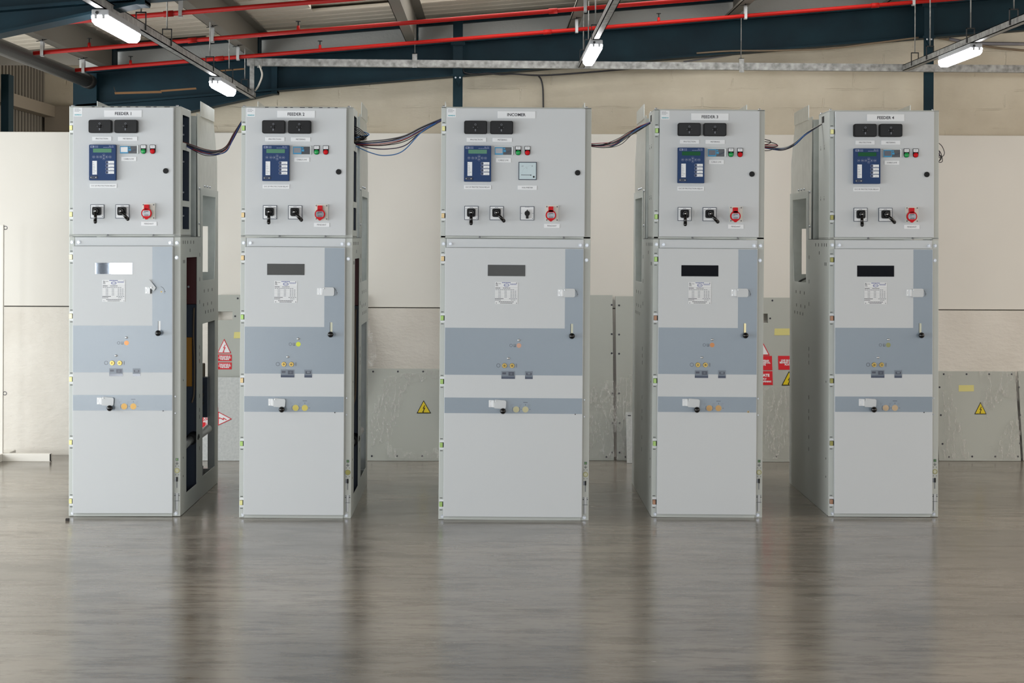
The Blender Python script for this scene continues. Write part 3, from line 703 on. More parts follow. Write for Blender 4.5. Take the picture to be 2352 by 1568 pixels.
    m = MB(); m.rrect(X(0.05), X(0.32), Z(0.96), Z(0.875), 0.006, ry - 0.003, ry, 'relaydark'); m.ball((X(0.085), ry - 0.003, Z(0.92)), 0.003, 'silver', u=8, v=6); m.ball((X(0.27), ry - 0.003, Z(0.92)), 0.0035, 'silver', u=8, v=6); m.build('port_cover', relay)
    caption(0.117 + d, 0.261 + d, 1.765, 1.787, 'O/C EF PROTECTION RELAY', 0.0072)
    # voltage indicator
    vx = 0.2776 + d; m = MB(); m.box(vx - 0.002, vx + 0.1, y - 0.007, y, 1.9475, 1.9945, 'clear', 0.002, 1); m.box(vx + 0.001, vx + 0.091, y - 0.0085, y - 0.007, 1.9495, 1.99, 'slate', 0.0005, 1)
    for j in range(4): m.poly([(vx + 0.057 + 0.008 * j, 1.955 + 0.003 * j), (vx + 0.061 + 0.008 * j, 1.955 + 0.003 * j), (vx + 0.068 + 0.008 * j, 1.968 + 0.003 * j), (vx + 0.065 + 0.008 * j, 1.968 + 0.003 * j)], y - 0.0089, y - 0.0085, 'navy')
    m.box(vx + 0.048, vx + 0.057, y - 0.0089, y - 0.0085, 1.979, 1.986, 'cyan'); m.box(vx + 0.048, vx + 0.06, y - 0.0089, y - 0.0085, 1.964, 1.975, 'cyan')
    vi = m.build('voltage_indicator', C)
    m = MB(); m.rrect(vx + 0.002, vx + 0.046, 1.950, 1.9885, 0.003, y - 0.0095, y - 0.0085, 'cyan'); m.box(vx + 0.0055, vx + 0.0425, y - 0.01, y - 0.0095, 1.9565, 1.984, o['vi']); m.build('screen', vi)
    caption(0.285 + d, 0.366 + d, 1.909, 1.9315, 'CABLE LIVE', 0.0075)
    for lx, k in ((0.4038, 'green'), (0.453, 'red')):
        lx += d - 0.0; q = MB(); q.rrect(lx - 0.0148, lx + 0.0148, 1.9475, 1.995, 0.0135, y - 0.006, y, 'black'); q.box(lx - 0.0148, lx + 0.0148, y - 0.006, y, 1.972, 1.996, 'black'); L = q.build('indicator_lamp', C)
        q = MB(); q.box(lx - 0.0125, lx + 0.0125, y - 0.0068, y - 0.006, 1.9775, 1.9935, 'label'); q.dashes(lx - 0.007, lx + 0.008, 1.989, 0.0015, y - 0.0072, 'inkgrey', 2, 0.2); q.dashes(lx - 0.008, lx + 0.008, 1.984, 0.0015, y - 0.0072, 'inkgrey', 1, 0); q.build('legend_plate', L)
        q = MB(); q.cyl((lx, y - 0.006, 1.961), (lx, y - 0.012, 1.961), 0.013, 0.0125, k, 22); q.ball((lx, y - 0.012, 1.961), 0.0122, k, (1, 0.35, 1)); q.build('lamp_lens', L, label=k + ' lamp lens')
    # switches
    def plate(sx, w=0.0745, z0=1.6015, z1=1.676):
        q = MB(); q.rrect(sx, sx + w, z0, z1, 0.002, y - 0.004, y, 'navy'); q.box(sx + 0.003, sx + w - 0.003, y - 0.0046, y - 0.004, z0 + 0.003, z1 - 0.003, 'label')
        q.box(sx + w - 0.011, sx + w - 0.006, y - 0.005, y - 0.0046, z0 + 0.007, z0 + 0.011, 'inkgrey'); return q
    for sx, (hx, hz) in ((0.1195, (0.0, -0.061)), (0.254, (0.041, -0.045))):
        sx += d; q = plate(sx); zt = 1.668
        for a in ((0.006, 0.018), (0.028, 0.046), (0.056, 0.07)): q.dashes(sx + a[0], sx + a[1], zt - (0.005 if a[0] != 0.028 else 0), 0.0018, y - 0.005, 'ink', 2, 0.1)
        S = q.build('rotary_switch', C); cx = sx + 0.0365; cz = 1.6405
        q = MB(); q.rrect(cx - 0.0225, cx + 0.0225, cz - 0.0225, cz + 0.0225, 0.009, y - 0.026, y - 0.0046, 'black'); q.cyl((cx, y - 0.026, cz), (cx, y - 0.046, cz), 0.0165, 0.0115, 'blackgloss', 20); q.ball((cx, y - 0.046, cz), 0.0112, 'blackgloss', (1, 0.6, 1)); q.ball((cx, y - 0.0515, cz), 0.004, 'silver', (1, 0.4, 1)); q.build('switch_boss', S)  # silver bead at the boss centre stands in for a highlight
        q = MB(); q.cyl((cx + hx * 0.12, y - 0.043, cz + hz * 0.12), (cx + hx * 0.92, y - 0.05, cz + hz * 0.92), 0.0075, 0.0098, 'blackgloss', 14); q.ball((cx + hx * 0.95, y - 0.05, cz + hz * 0.95), 0.0099, 'blackgloss', u=14, v=10); q.build('switch_handle', S, label='black lever handle')
    if o.get('incomer'):
        sx = 0.421 + D; q = plate(sx); q.dashes(sx + 0.026, sx + 0.05, 1.671, 0.0016, y - 0.005, 'inkgrey', 3, 0.2)
        q.box(sx + 0.004, sx + 0.01, y - 0.005, y - 0.0046, 1.638, 1.64, 'inkgrey'); q.box(sx + 0.064, sx + 0.07, y - 0.005, y - 0.0046, 1.638, 1.64, 'inkgrey'); S = q.build('selector_switch', C)
        cx = sx + 0.037; cz = 1.6385; q = MB(); q.cyl((cx, y - 0.0046, cz), (cx, y - 0.018, cz), 0.0145, 0.0125, 'black', 22); q.poly([(cx - 0.0065, cz - 0.028), (cx + 0.0065, cz - 0.028), (cx + 0.007, cz + 0.008), (cx, cz + 0.021), (cx - 0.007, cz + 0.008)], y - 0.026, y - 0.012, 'black'); q.build('selector_knob', S)
        vx0, vx1, vz0, vz1 = 0.410 + D, 0.507 + D, 1.8165, 1.912
        q = MB(); q.box(vx0, vx1, y - 0.008, y, vz0, vz1, 'navy', 0.001, 1); V = q.build('voltmeter', C, label='square voltmeter with dark frame')
        q = MB(); q.box(vx0 + 0.004, vx1 - 0.004, y - 0.0088, y - 0.008, vz0 + 0.004, vz1 - 0.004, 'meterface'); yy = y - 0.0092
        q.text('kV', vx0 + 0.022, vz1 - 0.022, yy, 'inkgrey', h=0.007, bold=0); q.text('V', vx0 + 0.044, vz1 - 0.033, yy, 'inkgrey', h=0.006, bold=0); q.box(vx1 - 0.026, vx1 - 0.023, yy, yy + 0.0004, vz1 - 0.025, vz1 - 0.018, 'inkgrey')
        for j in range(9):
            a = R(96 + 10 * j); r0 = 0.05; ax = vx1 - 0.03 + r0 * math.cos(a); az = vz0 + 0.026 + r0 * math.sin(a); q.box(ax - 0.0008, ax + 0.0008, yy, yy + 0.0004, az - 0.0008, az + 0.0008, 'inkgrey')
        q.box(vx0 + 0.014, vx1 - 0.03, yy, yy + 0.0004, vz0 + 0.0245, vz0 + 0.027, 'ink'); q.ball((vx1 - 0.031, yy, vz0 + 0.0255), 0.003, 'ink', (1, 0.3, 1), 10, 8); q.disc(vx1 - 0.0155, vz0 + 0.0165, 0.0048, y - 0.0105, y - 0.0088, 'black', 16); q.build('meter_dial', V)
        caption(0.4066 + D, 0.5086 + D, 1.764, 1.787, 'VOLTMETER', 0.0075)
    # CEE socket
    sx = 0.398 + d + (0.153 if o.get('incomer') else 0); sx1 = sx + 0.0695
    q = MB(); q.rrect(sx, sx1, 1.597, 1.682, 0.004, y - 0.012, y, 'socketgrey')
    for a in (sx + 0.007, sx1 - 0.007):
        for b in (1.604, 1.675): q.cyl((a, y - 0.012, b), (a, y - 0.0135, b), 0.004, 0.004, 'inkgrey', 10)
    q.cyl(((sx + sx1) / 2 - 0.005, y - 0.012, 1.63), ((sx + sx1) / 2 - 0.005, y - 0.03, 1.63), 0.027, 0.027, 'socketgrey', 24); S = q.build('socket_outlet', C)
    cx = sx + 0.0285; cz = 1.629; q = MB(); q.cyl((cx, y - 0.028, cz), (cx, y - 0.042, cz), 0.0285, 0.0275, 'red', 28); q.rrect(cx - 0.0125, cx + 0.0125, cz + 0.018, cz + 0.0465, 0.003, y - 0.042, y - 0.012, 'red'); q.poly([(cx - 0.018, cz - 0.02), (cx - 0.004, cz - 0.033), (cx + 0.004, cz - 0.033), (cx + 0.018, cz - 0.02)], y - 0.041, y - 0.03, 'red'); lid = q.build('socket_lid', S, label='red hinged socket lid')
    q.__init__(); pts = [(cx + 0.0215 * math.cos(R(a)), cz + 0.0215 * math.sin(R(a)) * 0.99) for a in range(-44, 45, 11)] + [(cx - 0.0215 * math.cos(R(a)), cz + 0.0215 * math.sin(R(a)) * 0.99) for a in range(44, -45, -11)]
    q.poly(pts, y - 0.0428, y - 0.042, 'lcdgrey'); q.dashes(cx - 0.012, cx + 0.012, cz + 0.010, 0.0035, y - 0.0434, 'ink', 4, 0.15); q.dashes(cx - 0.015, cx - 0.002, cz + 0.003, 0.002, y - 0.0434, 'ink', 2, 0.2); q.dashes(cx - 0.01, cx + 0.008, cz - 0.003, 0.001, y - 0.0434, 'inkgrey', 1, 0); q.dashes(cx - 0.011, cx + 0.013, cz - 0.010, 0.0035, y - 0.0434, 'ink', 4, 0.15); q.build('lid_badge', S)
    caption(sx - 0.006, sx + 0.077, 1.562, 1.584, 'PENDANT', 0.0075)
    # --- lower door with its colour fields
    y = LY; lx0, lx1 = 0.0262, W - 0.0375
    sp = 0.4535 + RO
    m = MB()
    m.box(lx0, lx1, LY + 0.0005, -0.004, 0.0195, 1.4535, 'paint', 0.003)
    e = 0.0026
    m.poly([(lx0 + e, 0.776), (lx1 - e, 0.776), (lx1 - e, 1.450), (sp, 1.450), (sp, 1.0265), (lx0 + e, 1.0265)], LY, LY + 0.0008, 'bluegrey')
    m.box(lx0 + e, lx1 - e, LY, LY + 0.0008, 0.5715, 0.6545, 'bluegrey')
    ld = m.build('lower_door', C, label='pale grey lower door with blue-grey bands')
    c = 0.0035 + CO
    m = MB(); m.box(0.143 + c, 0.3425 + c, y - 0.0012, y, 1.3035, 1.3633, 'glass')
    m.build('inspection_window', ld, label='dark glass inspection window')
    x0, x1, z0, z1 = 0.182 + c, 0.304 + c, 1.1546, 1.272
    m = MB(); m.box(x0, x1, y - 0.0012, y, z0, z1, 'white'); yy = y - 0.0018
    def XX(f): return x0 + (x1 - x0) * f
    def ZZ(f): return z1 - (z1 - z0) * f
    m.dashes(XX(0.31), XX(0.69), ZZ(0.03), 0.0035, yy, 'inkblue', 5, 0.15)
    pts = [(XX(0.5) + 0.0145 * math.cos(R(a)), ZZ(0.145) + 0.0095 * math.sin(R(a))) for a in (0, 35, 90, 145, 180, 215, 270, 325)]; m.poly(pts, yy, yy + 0.0006, 'inkblue'); m.poly([(XX(0.5) + (px_ - XX(0.5)) * 0.76, ZZ(0.145) + (pz_ - ZZ(0.145)) * 0.76) for px_, pz_ in pts], yy - 0.0003, yy, 'white'); m.dashes(XX(0.43), XX(0.57), ZZ(0.145), 0.003, yy - 0.0006, 'inkblue', 2, 0.3)
    for j, L in enumerate((0.25, 0.1, 0.1, 0.12)): m.dashes(XX(0.03), XX(0.03 + L), ZZ(0.075 + 0.034 * j), 0.0017, yy, 'ink', 2, 0.15)
    for j in range(3): m.dashes(XX(0.66), XX(0.95), ZZ(0.075 + 0.025 * j), 0.0013, yy, 'inkblue', 4, 0.1)
    for f in (0.235, 0.31, 0.375, 0.45, 0.52, 0.59, 0.655, 0.72, 0.79, 0.855): m.box(x0, x1, yy + 0.0003, yy + 0.0006, ZZ(f) - 0.0003, ZZ(f) + 0.0003, 'inkgrey')
    m.dashes(XX(0.02), XX(0.24), ZZ(0.275), 0.003, yy, 'ink', 3, 0.15); m.dashes(XX(0.35), XX(0.68), ZZ(0.275), 0.0024, yy, 'ink', 4, 0.15); m.dashes(XX(0.02), XX(0.85), ZZ(0.345), 0.0024, yy, 'inkgrey', 9, 0.2)
    for j in range(5):
        f = 0.415 + 0.068 * j; m.dashes(XX(0.15), XX(0.27), ZZ(f), 0.0026, yy, 'inkgrey', 2, 0.3); m.dashes(XX(0.42), XX(0.53), ZZ(f), 0.0026, yy, 'inkgrey', 2, 0.3); m.dashes(XX(0.68), XX(0.96), ZZ(f), 0.0026, yy, 'inkgrey', 3, 0.35)
    m.dashes(XX(0.0), XX(0.38), ZZ(0.755), 0.0028, yy, 'ink', 6, 0.12); m.dashes(XX(0.62), XX(0.98), ZZ(0.755), 0.0028, yy, 'inkgrey', 4, 0.2); m.dashes(XX(0), XX(0.27), ZZ(0.82), 0.0024, yy, 'ink', 4, 0.15); m.dashes(XX(0.7), XX(0.9), ZZ(0.82), 0.0024, yy, 'inkgrey', 3, 0.25)
    m.dashes(XX(0.17), XX(0.83), ZZ(0.9), 0.0028, yy, 'ink', 8, 0.1); m.dashes(XX(0.23), XX(0.77), ZZ(0.96), 0.0026, yy, 'ink', 7, 0.1)
    for a in (0.06, 0.94):
        for b in (0.045, 0.955): m.disc(XX(a), ZZ(b), 0.0028, yy - 0.001, yy, 'lcdgrey', 10)
    m.build('rating_plate', ld, label='white rating plate with fine print')
    # latch with padlock flap
    def latch(x, z, flap_open, tilt):
        q = MB(); q.box(x, x + 0.022, y - 0.002, y, z - 0.019, z + 0.019, 'white', 0.0008, 1); q.box(x + 0.02, x + 0.03, y - 0.012, y, z - 0.019, z + 0.019, 'white', 0.001, 1); q.box(x + 0.0305, x + 0.0345, y - 0.013, y - 0.002, z - 0.016, z + 0.014, 'slot')
        for b in (-0.012, 0.012): q.cyl((x + 0.008, y - 0.002, z + b), (x + 0.008, y - 0.0042, z + b), 0.0035, 0.0035, 'silver', 10)
        q.build('latch_bracket', ld)
        q = MB(); w, h = 0.062, 0.046; ang = R(tilt); px_, pz_ = x + 0.03, z
        pts = []
        for cx_, cz_, a in ((w - 0.01, h / 2 - 0.01, 0), (0.004, h / 2 - 0.004, 90), (0.004, -h / 2 + 0.004, 180), (w - 0.01, -h / 2 + 0.01, 270)):
            rr = 0.01 if cx_ > 0.01 else 0.004
            for j in range(5): tt = R(a + 90 * j / 4); pts.append((cx_ + rr * math.cos(tt), cz_ + rr * math.sin(tt)))
        if flap_open:
            px_, pz_ = x + 0.028, z + 0.016; pts = [(0.0, 0.0), (0.032, 0.024), (0.05, 0.006), (0.05, -0.014), (0.035, -0.03), (0.026, -0.03), (0.026, -0.022)]
            pts = [(-0.03, 0.014), (0.022, -0.018), (0.03, -0.006), (0.031, 0.0), (-0.004, 0.043), (-0.012, 0.04)]
        q.poly([(px_ + a * math.cos(ang) - b * math.sin(ang), pz_ + a * math.sin(ang) + b * math.cos(ang)) for a, b in pts], y - 0.014, y - 0.009, 'paint')
        q.cyl((x + 0.036, y - 0.014, z + 0.016), (x + 0.036, y - 0.019, z + 0.016), 0.004, 0.003, 'silver', 10)
        q.build('latch_flap', ld)
    lxx = 0.4145 + RO
    latch(lxx, 1.2165, o.get('open_latch', False), 0)
    m = MB(); m.ring(0.487 + RO + 0.004, 1.209, 0.0275, 0.0292, y - 0.0006, y, 'ink', 10, 10, 75); m.box(0.518 + RO, 0.523 + RO, y - 0.0006, y, 1.208, 1.212, 'ink'); m.box(0.517 + RO, 0.5215 + RO, y - 0.0006, y, 1.2, 1.2045, 'inkgrey')
    if o.get('open_latch'): m.poly([(0.496 + RO, 1.2085), (0.502 + RO, 1.2045), (0.508 + RO, 1.2085), (0.502 + RO, 1.2125)], y - 0.0006, y, 'brass'); m.poly([(0.499 + RO, 1.2085), (0.502 + RO, 1.206), (0.505 + RO, 1.2085), (0.502 + RO, 1.211)], y - 0.0009, y - 0.0006, 'dark')
    m.build('latch_marking', ld)
    m = MB(); m.rrect(0.485 + RO, 0.4975 + RO, 1.0, 1.052, 0.003, y - 0.0008, y, o['slotmat']); m.box(0.484 + RO, 0.4862 + RO, y - 0.001, y, 1.0, 1.052, 'slot'); m.build('lever_slot', ld)
    m = MB(); m.cyl((0.4905 + RO, y, 0.9885), (0.4905 + RO, y - 0.03, 0.9885), 0.006, 0.006, 'black', 12); m.ball((0.4905 + RO, y - 0.034, 0.9885), 0.0158, 'blackgloss', u=24, v=16); m.build('lever_knob', ld, label='black ball knob')
    for xx, zz in ((0.3115, 0.963), (0.256, 0.8658)):
        m = MB(); m.ball((xx + c, y - 0.001, zz), 0.0085, 'silver', (1, 0.8, 0.75)); m.build('dome_screw', ld)
    m = MB(); m.ring(0.2695 + c, 0.934, 0.0066, 0.0080, y - 0.0005, y, 'ink', 22); m.build('off_symbol', ld)
    m = MB()
    for j in range(3): m.box(0.2835 + c + 0.0055 * j, 0.2848 + c + 0.0055 * j, y - 0.0005, y, 0.9275, 0.9415, 'ink')
    m.box(0.2835 + c, 0.2958 + c, y - 0.0005, y, 0.9265, 0.9283, 'ink'); m.build('spring_symbol', ld)
    m = MB(); m.ring(0.203 + c, 0.827, 0.0086, 0.0103, y - 0.0005, y, 'ink', 28); m.build('off_symbol', ld)
    m = MB(); m.box(0.2992 + c, 0.301 + c, y - 0.0005, y, 0.817, 0.837, 'ink'); m.build('on_symbol', ld)
    m = MB(); m.disc(0.312 + c, 0.934, 0.0125, y - 0.0012, y, o['dot'], 24); m.build('push_cap', ld, label='small coloured push cap')
    for xx in (0.2356, 0.276):
        m = MB(); m.cyl((xx + c, y, 0.8265), (xx + c, y - 0.006, 0.8265), 0.0133, 0.012, 'brass', 24); m.ring(xx + c, 0.8265, 0.006, 0.0105, y - 0.009, y - 0.006, 'brass', 20); m.disc(xx + c, 0.8265, 0.0062, y - 0.0066, y - 0.0058, 'dark', 16); m.ring(xx + c, 0.8265, 0.0024, 0.0042, y - 0.0085, y - 0.006, 'brass', 12); m.build('key_lock', ld, label='round brass key lock')
    for x0, x1 in ((0.2194, 0.2918), (0.3455, 0.3865)):
        x0 += c; x1 += c; m = MB(); m.box(x0, x1, y - 0.0006, y, 0.756, 0.798, 'smallglass'); m.box(x0, x1, y - 0.0009, y - 0.0006, 0.768, 0.798, 'smallgrey')
        if x1 - x0 > 0.06: m.box(x0 + 0.005, x0 + 0.025, y - 0.0013, y - 0.0009, 0.78, 0.791, 'smalldark'); m.box(x0 + 0.038, x1 - 0.005, y - 0.0013, y - 0.0009, 0.773, 0.793, 'smalldark'); m.ring(x0 + 0.0525, 0.783, 0.003, 0.0046, y - 0.0016, y - 0.0013, 'smallgrey', 14)
        else: m.box(x0 + 0.006, x1 - 0.006, y - 0.0013, y - 0.0009, 0.776, 0.79, 'smalldark'); m.box(x0 + 0.013, x1 - 0.012, y - 0.0016, y - 0.0013, 0.78, 0.788, 'smallgrey')
        m.build('position_window', ld)
    # lower flap, knob, caps
    latch(0.1535 + c, 0.623, False, -4)
    m = MB(); m.cyl((0.229 + c, y, 0.587), (0.229 + c, y - 0.03, 0.587), 0.006, 0.006, 'black', 12); m.ball((0.229 + c, y - 0.034, 0.587), 0.016, 'blackgloss', u=24, v=16); m.build('shutter_knob', ld, label='black ball knob')
    for xx, tail in ((0.2993, 0), (0.3487, 1)):
        m = MB(); m.disc(xx + c, 0.5935, 0.0163, y - 0.0014, y, o['cap'], 26); m.build('shaft_cap', ld, label='round metallic shaft cap')
    m = MB()
    for s in (0, 1): m.ring(0.2993 + c, 0.5935, 0.0195, 0.021, y - 0.0005, y, 'ink', 8, -38 + 180 * s, 38 + 180 * s)
    m.box(0.337 + c, 0.360 + c, y - 0.0005, y, 0.6305, 0.6325, 'ink'); m.box(0.3478 + c, 0.3496 + c, y - 0.0005, y, 0.615, 0.622, 'ink'); m.box(0.3245 + c, 0.331 + c, y - 0.0005, y, 0.5927, 0.5943, 'ink'); m.box(0.369 + c, 0.377 + c, y - 0.0005, y, 0.5927, 0.5943, 'ink')
    for a in (0.271, 0.318, 0.365):
        m.box(a + c, a + 0.013 + c, y - 0.0005, y, 0.6185, 0.6195, 'inkgrey'); m.box(a + c, a + 0.001 + c, y - 0.0005, y, 0.606, 0.6195, 'inkgrey'); m.box(a + 0.006 + c, a + 0.007 + c, y - 0.0005, y, 0.608, 0.6165, 'inkgrey')
    m.build('shaft_marking', ld)
    m = MB()
    if o.get('dzus'): m.cyl((0.5125 + RO, y, 0.5755), (0.5125 + RO, y - 0.003, 0.5755), 0.006, 0.006, 'zinctan', 14); m.box(0.511 + RO, 0.514 + RO, y - 0.0035, y - 0.003, 0.571, 0.58, 'slot')
    else: m.cyl((0.5125 + RO, y, 0.5695), (0.5125 + RO, y - 0.002, 0.5695), 0.003, 0.003, 'slot', 10)
    m.build('catch', ld)
    # --- earthing controls on the right strip
    ex = W - 0.018
    m = MB(); m.box(ex - 0.007, ex + 0.007, -0.0008, 0, 0.299, 0.313, 'earthgreen'); m.ring(ex, 0.306, 0.0028, 0.0042, -0.0012, -0.0008, 'zincgreen', 14); m.build('earth_label', C, label='small green earth label')
    m = MB(); m.box(ex - 0.0009, ex + 0.0009, -0.0006, 0, 0.286, 0.295, 'ink')
    for j, w_ in enumerate((0.0085, 0.0055, 0.0025)): m.box(ex - w_, ex + w_, -0.0006, 0, 0.2845 - 0.0035 * j, 0.2865 - 0.0035 * j, 'ink')
    for s in (-1, 1):
        m.poly([(ex + s * 0.0085 - 0.003, 0.2685), (ex + s * 0.0085 + 0.003, 0.2685), (ex + s * 0.0085, 0.2725)], -0.0006, 0, 'ink'); m.poly([(ex + s * 0.0085 - 0.003, 0.2215), (ex + s * 0.0085 + 0.003, 0.2215), (ex + s * 0.0085, 0.2255)], -0.0006, 0, 'ink')
    m.build('earth_marking', C)
    m = MB(); m.cyl((ex, 0, 0.246), (ex, -0.004, 0.246), 0.0145, 0.0138, o['ecap'], 24); m.ring(ex, 0.246, 0.0095, 0.0125, -0.005, -0.004, 'zincolive', 22); m.build('earthing_shaft', C, label='round earthing shaft cap')
    m = MB(); m.box(ex - 0.012, ex + 0.004, -0.001, 0, 0.188, 0.21, 'lcdgrey'); m.box(ex - 0.0035, ex + 0.0035, -0.008, 0, 0.187, 0.212, 'black', 0.002, 1); m.box(ex - 0.0025, ex + 0.0015, -0.0015, 0, 0.153, 0.187, 'inkgrey'); m.build('slide_lever', C)
    m = MB(); m.box(ex - 0.006, ex + 0.006, -0.004, 0, 0.085, 0.125, 'paint', 0.001, 1)
    for zz in (0.083, 0.121): m.box(ex - 0.014, ex + 0.014, -0.003, 0, zz - 0.001, zz + 0.001, 'inkgrey')
    for s in (-1, 1): m.box(ex + s * 0.0065 - 0.0008, ex + s * 0.0065 + 0.0008, -0.003, 0, 0.083, 0.121, 'inkgrey'); m.box(ex + s * 0.011 - 0.003, ex + s * 0.011 + 0.003, -0.002, 0, 0.11, 0.1135, 'ink')
    m.rrect(ex - 0.0055, ex + 0.0055, 0.036, 0.083, 0.004, -0.003, 0, 'paint'); m.box(ex - 0.0085, ex - 0.0065, -0.002, 0, 0.034, 0.08, 'inkgrey'); m.build('padlock_bracket', C)
    return C

HZ = {'c': 'zinccream', 'y': 'zincyellow', 'g': 'zincgreen', 't': 'zinctan', 'b': 'zincbrown', 'o': 'zincolive'}
def hz(s): return [HZ[q] for q in s]
cab = {}
cab[1] = cabinet(158, 9.63, 0.2, -0.15, 0.600, -0.001, 0, 0, 'FEEDER 1', 'grey switchgear cabinet with FEEDER 1 nameplate and its latch flap swung open, bright reflecting window',
    dict(hinge=hz('yyccyyy'), dot='dotorange', cap='capamber', vi='white', lcd='lcddeep', slotmat='white', ecap='palecap', open_latch=True, topmarks=True))
cab[2] = cabinet(549, 9.60, 0.3, 0.12, 0.600, 0, 0, 0, 'FEEDER 2', 'grey switchgear cabinet with FEEDER 2 nameplate and yellow-green push cap',
    dict(hinge=hz('gttgtgy'), dot='dotlime', cap='capyellow', vi='lcdgrey', slotmat='palecap', ecap='zincolive', topmarks=True))
cab[3] = cabinet(1007, 9.57, 0.0, 0.2, 0.803, 0.004, 0.108, 0.2135, 'INCOMER', 'wide grey switchgear cabinet with INCOMER nameplate and square voltmeter',
    dict(hinge=hz('yttgggg'), dot='dotpeach', cap='capcream', vi='lcdgrey', slotmat='palecap', ecap='palecap', incomer=True))
cab[4] = cabinet(1496, 9.68, 0.0, 0.2, 0.599, 0.003, 0.003, 0.003, 'FEEDER 3', 'grey switchgear cabinet with FEEDER 3 nameplate and copper-coloured push cap',
    dict(hinge=hz('ggggbgb')[:3] + hz('bggb'), dot='dotcopper', cap='capcopper', vi='smalldark', lcd='lcddark', slotmat='zinccream', ecap='palecap', dzus=True))
cab[5] = cabinet(1903, 9.72, -0.5, -0.1, 0.594, 0.002, 0.0, -0.003, 'FEEDER 4', 'grey switchgear cabinet with FEEDER 4 nameplate and olive push cap, last of the row',
    dict(hinge=hz('yooboob'), dot='dotolive', cap='capbeige', vi='smalldark', lcd='lcddark', slotmat='palecap', ecap='palecap', clamp=True, sticker=False))

# ------------------------------------------------------------------ loose wires
def bundle(label, wires, Y=9.82, name='cable_bundle', group='wire bundles strung between the cabinets'):
    a = P(*wires[0][1][0], Y)
    t = thing(name, label, 'cables', a, group=group)
    for k, pts, r in wires:
        m = MB(); m.tube([p - a for p in spline([P(x, y, Y + random.uniform(-0.012, 0.012)) for x, y in pts])], r, k); m.build('wire', t)
def fan(ends, cols, sag, jit, r=0.0023):
    out = []
    for i, k in enumerate(cols):
        f = i / max(1, len(cols) - 1); pts = []
        for j, (x, y) in enumerate(ends):
            e = 0.35 if j in (0, len(ends) - 1) else 1.0
            pts.append((x + random.uniform(-1, 1) * jit * 0.5, y + (f - 0.5) * sag * e + random.uniform(-1, 1) * jit * e))
        out.append((k, pts, r))
    return out
bundle('bundle of black, blue and red wires sagging between the FEEDER 1 and FEEDER 2 cabinets',
       fan([(414, 326), (440, 338), (470, 349), (497, 351), (520, 341), (536, 312), (556, 278)], ['wbrown', 'wgrey', 'wblack', 'wblue', 'wblack', 'wpurple', 'wred', 'wblue', 'wblack'], 12, 1.5))
bundle('bundle of wires rising from FEEDER 2 to the INCOMER cabinet with one low blue loop',
       fan([(812, 330), (850, 329), (890, 326), (930, 317), (970, 296), (1018, 273)], ['wgrey', 'wblack', 'wblack', 'wblue', 'wred', 'wbrown', 'wblack'], 13, 1.2)
       + [('wpurple', [(812, 330), (850, 340), (890, 342), (930, 334), (965, 306), (1018, 274)], 0.003), ('wsky', [(812, 333), (850, 350), (884, 357), (925, 347), (970, 302), (1018, 274)], 0.003)])
bundle('bundle of wires between the INCOMER and FEEDER 3 cabinets with one red wire',
       fan([(1342, 332), (1380, 334), (1410, 330), (1440, 312), (1465, 296), (1494, 282)], ['wred', 'wblack', 'wblue', 'wblack', 'wsky', 'wred', 'wblack'], 8, 1.4)
       + [('wblack', [(1342, 333), (1385, 331), (1420, 318), (1450, 300), (1494, 282)], 0.002), ('wblack', [(1342, 334), (1388, 339), (1425, 332), (1455, 306), (1494, 283)], 0.002)])
bundle('bundle of black and blue wires between the FEEDER 3 and FEEDER 4 cabinets',
       fan([(1730, 334), (1775, 341), (1800, 342), (1825, 331), (1850, 308), (1887, 285)], ['wwhite', 'wblack', 'wsky', 'wblack', 'wblack', 'wblue'], 5, 1.0), 9.94)
bundle('loose loops of black and blue wire sticking out of the right side of FEEDER 2',
       [('wblack', [(812, 288 + 4 * i), (826, 296 + 4 * i), (838 - i, 306 + 3 * i), (845 - 2 * i, 311 + 2 * i), (838 - 2 * i, 313 + 2 * i), (812, 309 + 4 * i)], 0.0025) for i in range(6)]
       + [('wsky', [(812, 318), (830, 313), (846, 310), (846, 307), (836, 303)], 0.003), ('tan', [(812, 322), (830, 318), (840, 317), (838, 321), (812, 325)], 0.0025)], 9.84, 'wire_loops', 'loose wire loops at cabinet sides')
bundle('loose loops of black and red wire at the right side of FEEDER 3',
       [('wblack', [(1732, 316), (1765, 322), (1770, 327), (1762, 331), (1750, 332)], 0.0025), ('wblack', [(1732, 322), (1775, 328), (1786, 334), (1778, 337), (1750, 336)], 0.0025), ('wred', [(1732, 334), (1778, 333), (1786, 335), (1776, 338), (1750, 338)], 0.003), ('wblack', [(1732, 344), (1762, 346), (1774, 343), (1782, 341)], 0.002)], 9.92, 'wire_loops', 'loose wire loops at cabinet sides')
bundle('small tangle of thin black wire hanging from the right side of FEEDER 4',
       [('wblack', [(2132, 320), (2158, 330), (2168, 345), (2168, 356), (2158, 362), (2148, 356)], 0.002), ('wblack', [(2132, 330), (2156, 345), (2163, 358), (2164, 371), (2154, 373)], 0.002), ('wblack', [(2132, 342), (2154, 350), (2160, 362), (2156, 370), (2148, 366)], 0.0022), ('wblack', [(2132, 350), (2158, 356), (2162, 364), (2152, 374), (2147, 370)], 0.0022), ('wpurple', [(2132, 338), (2152, 346), (2158, 350), (2155, 362), (2146, 362)], 0.002)], 9.9, 'wire_loops', 'loose wire loops at cabinet sides')

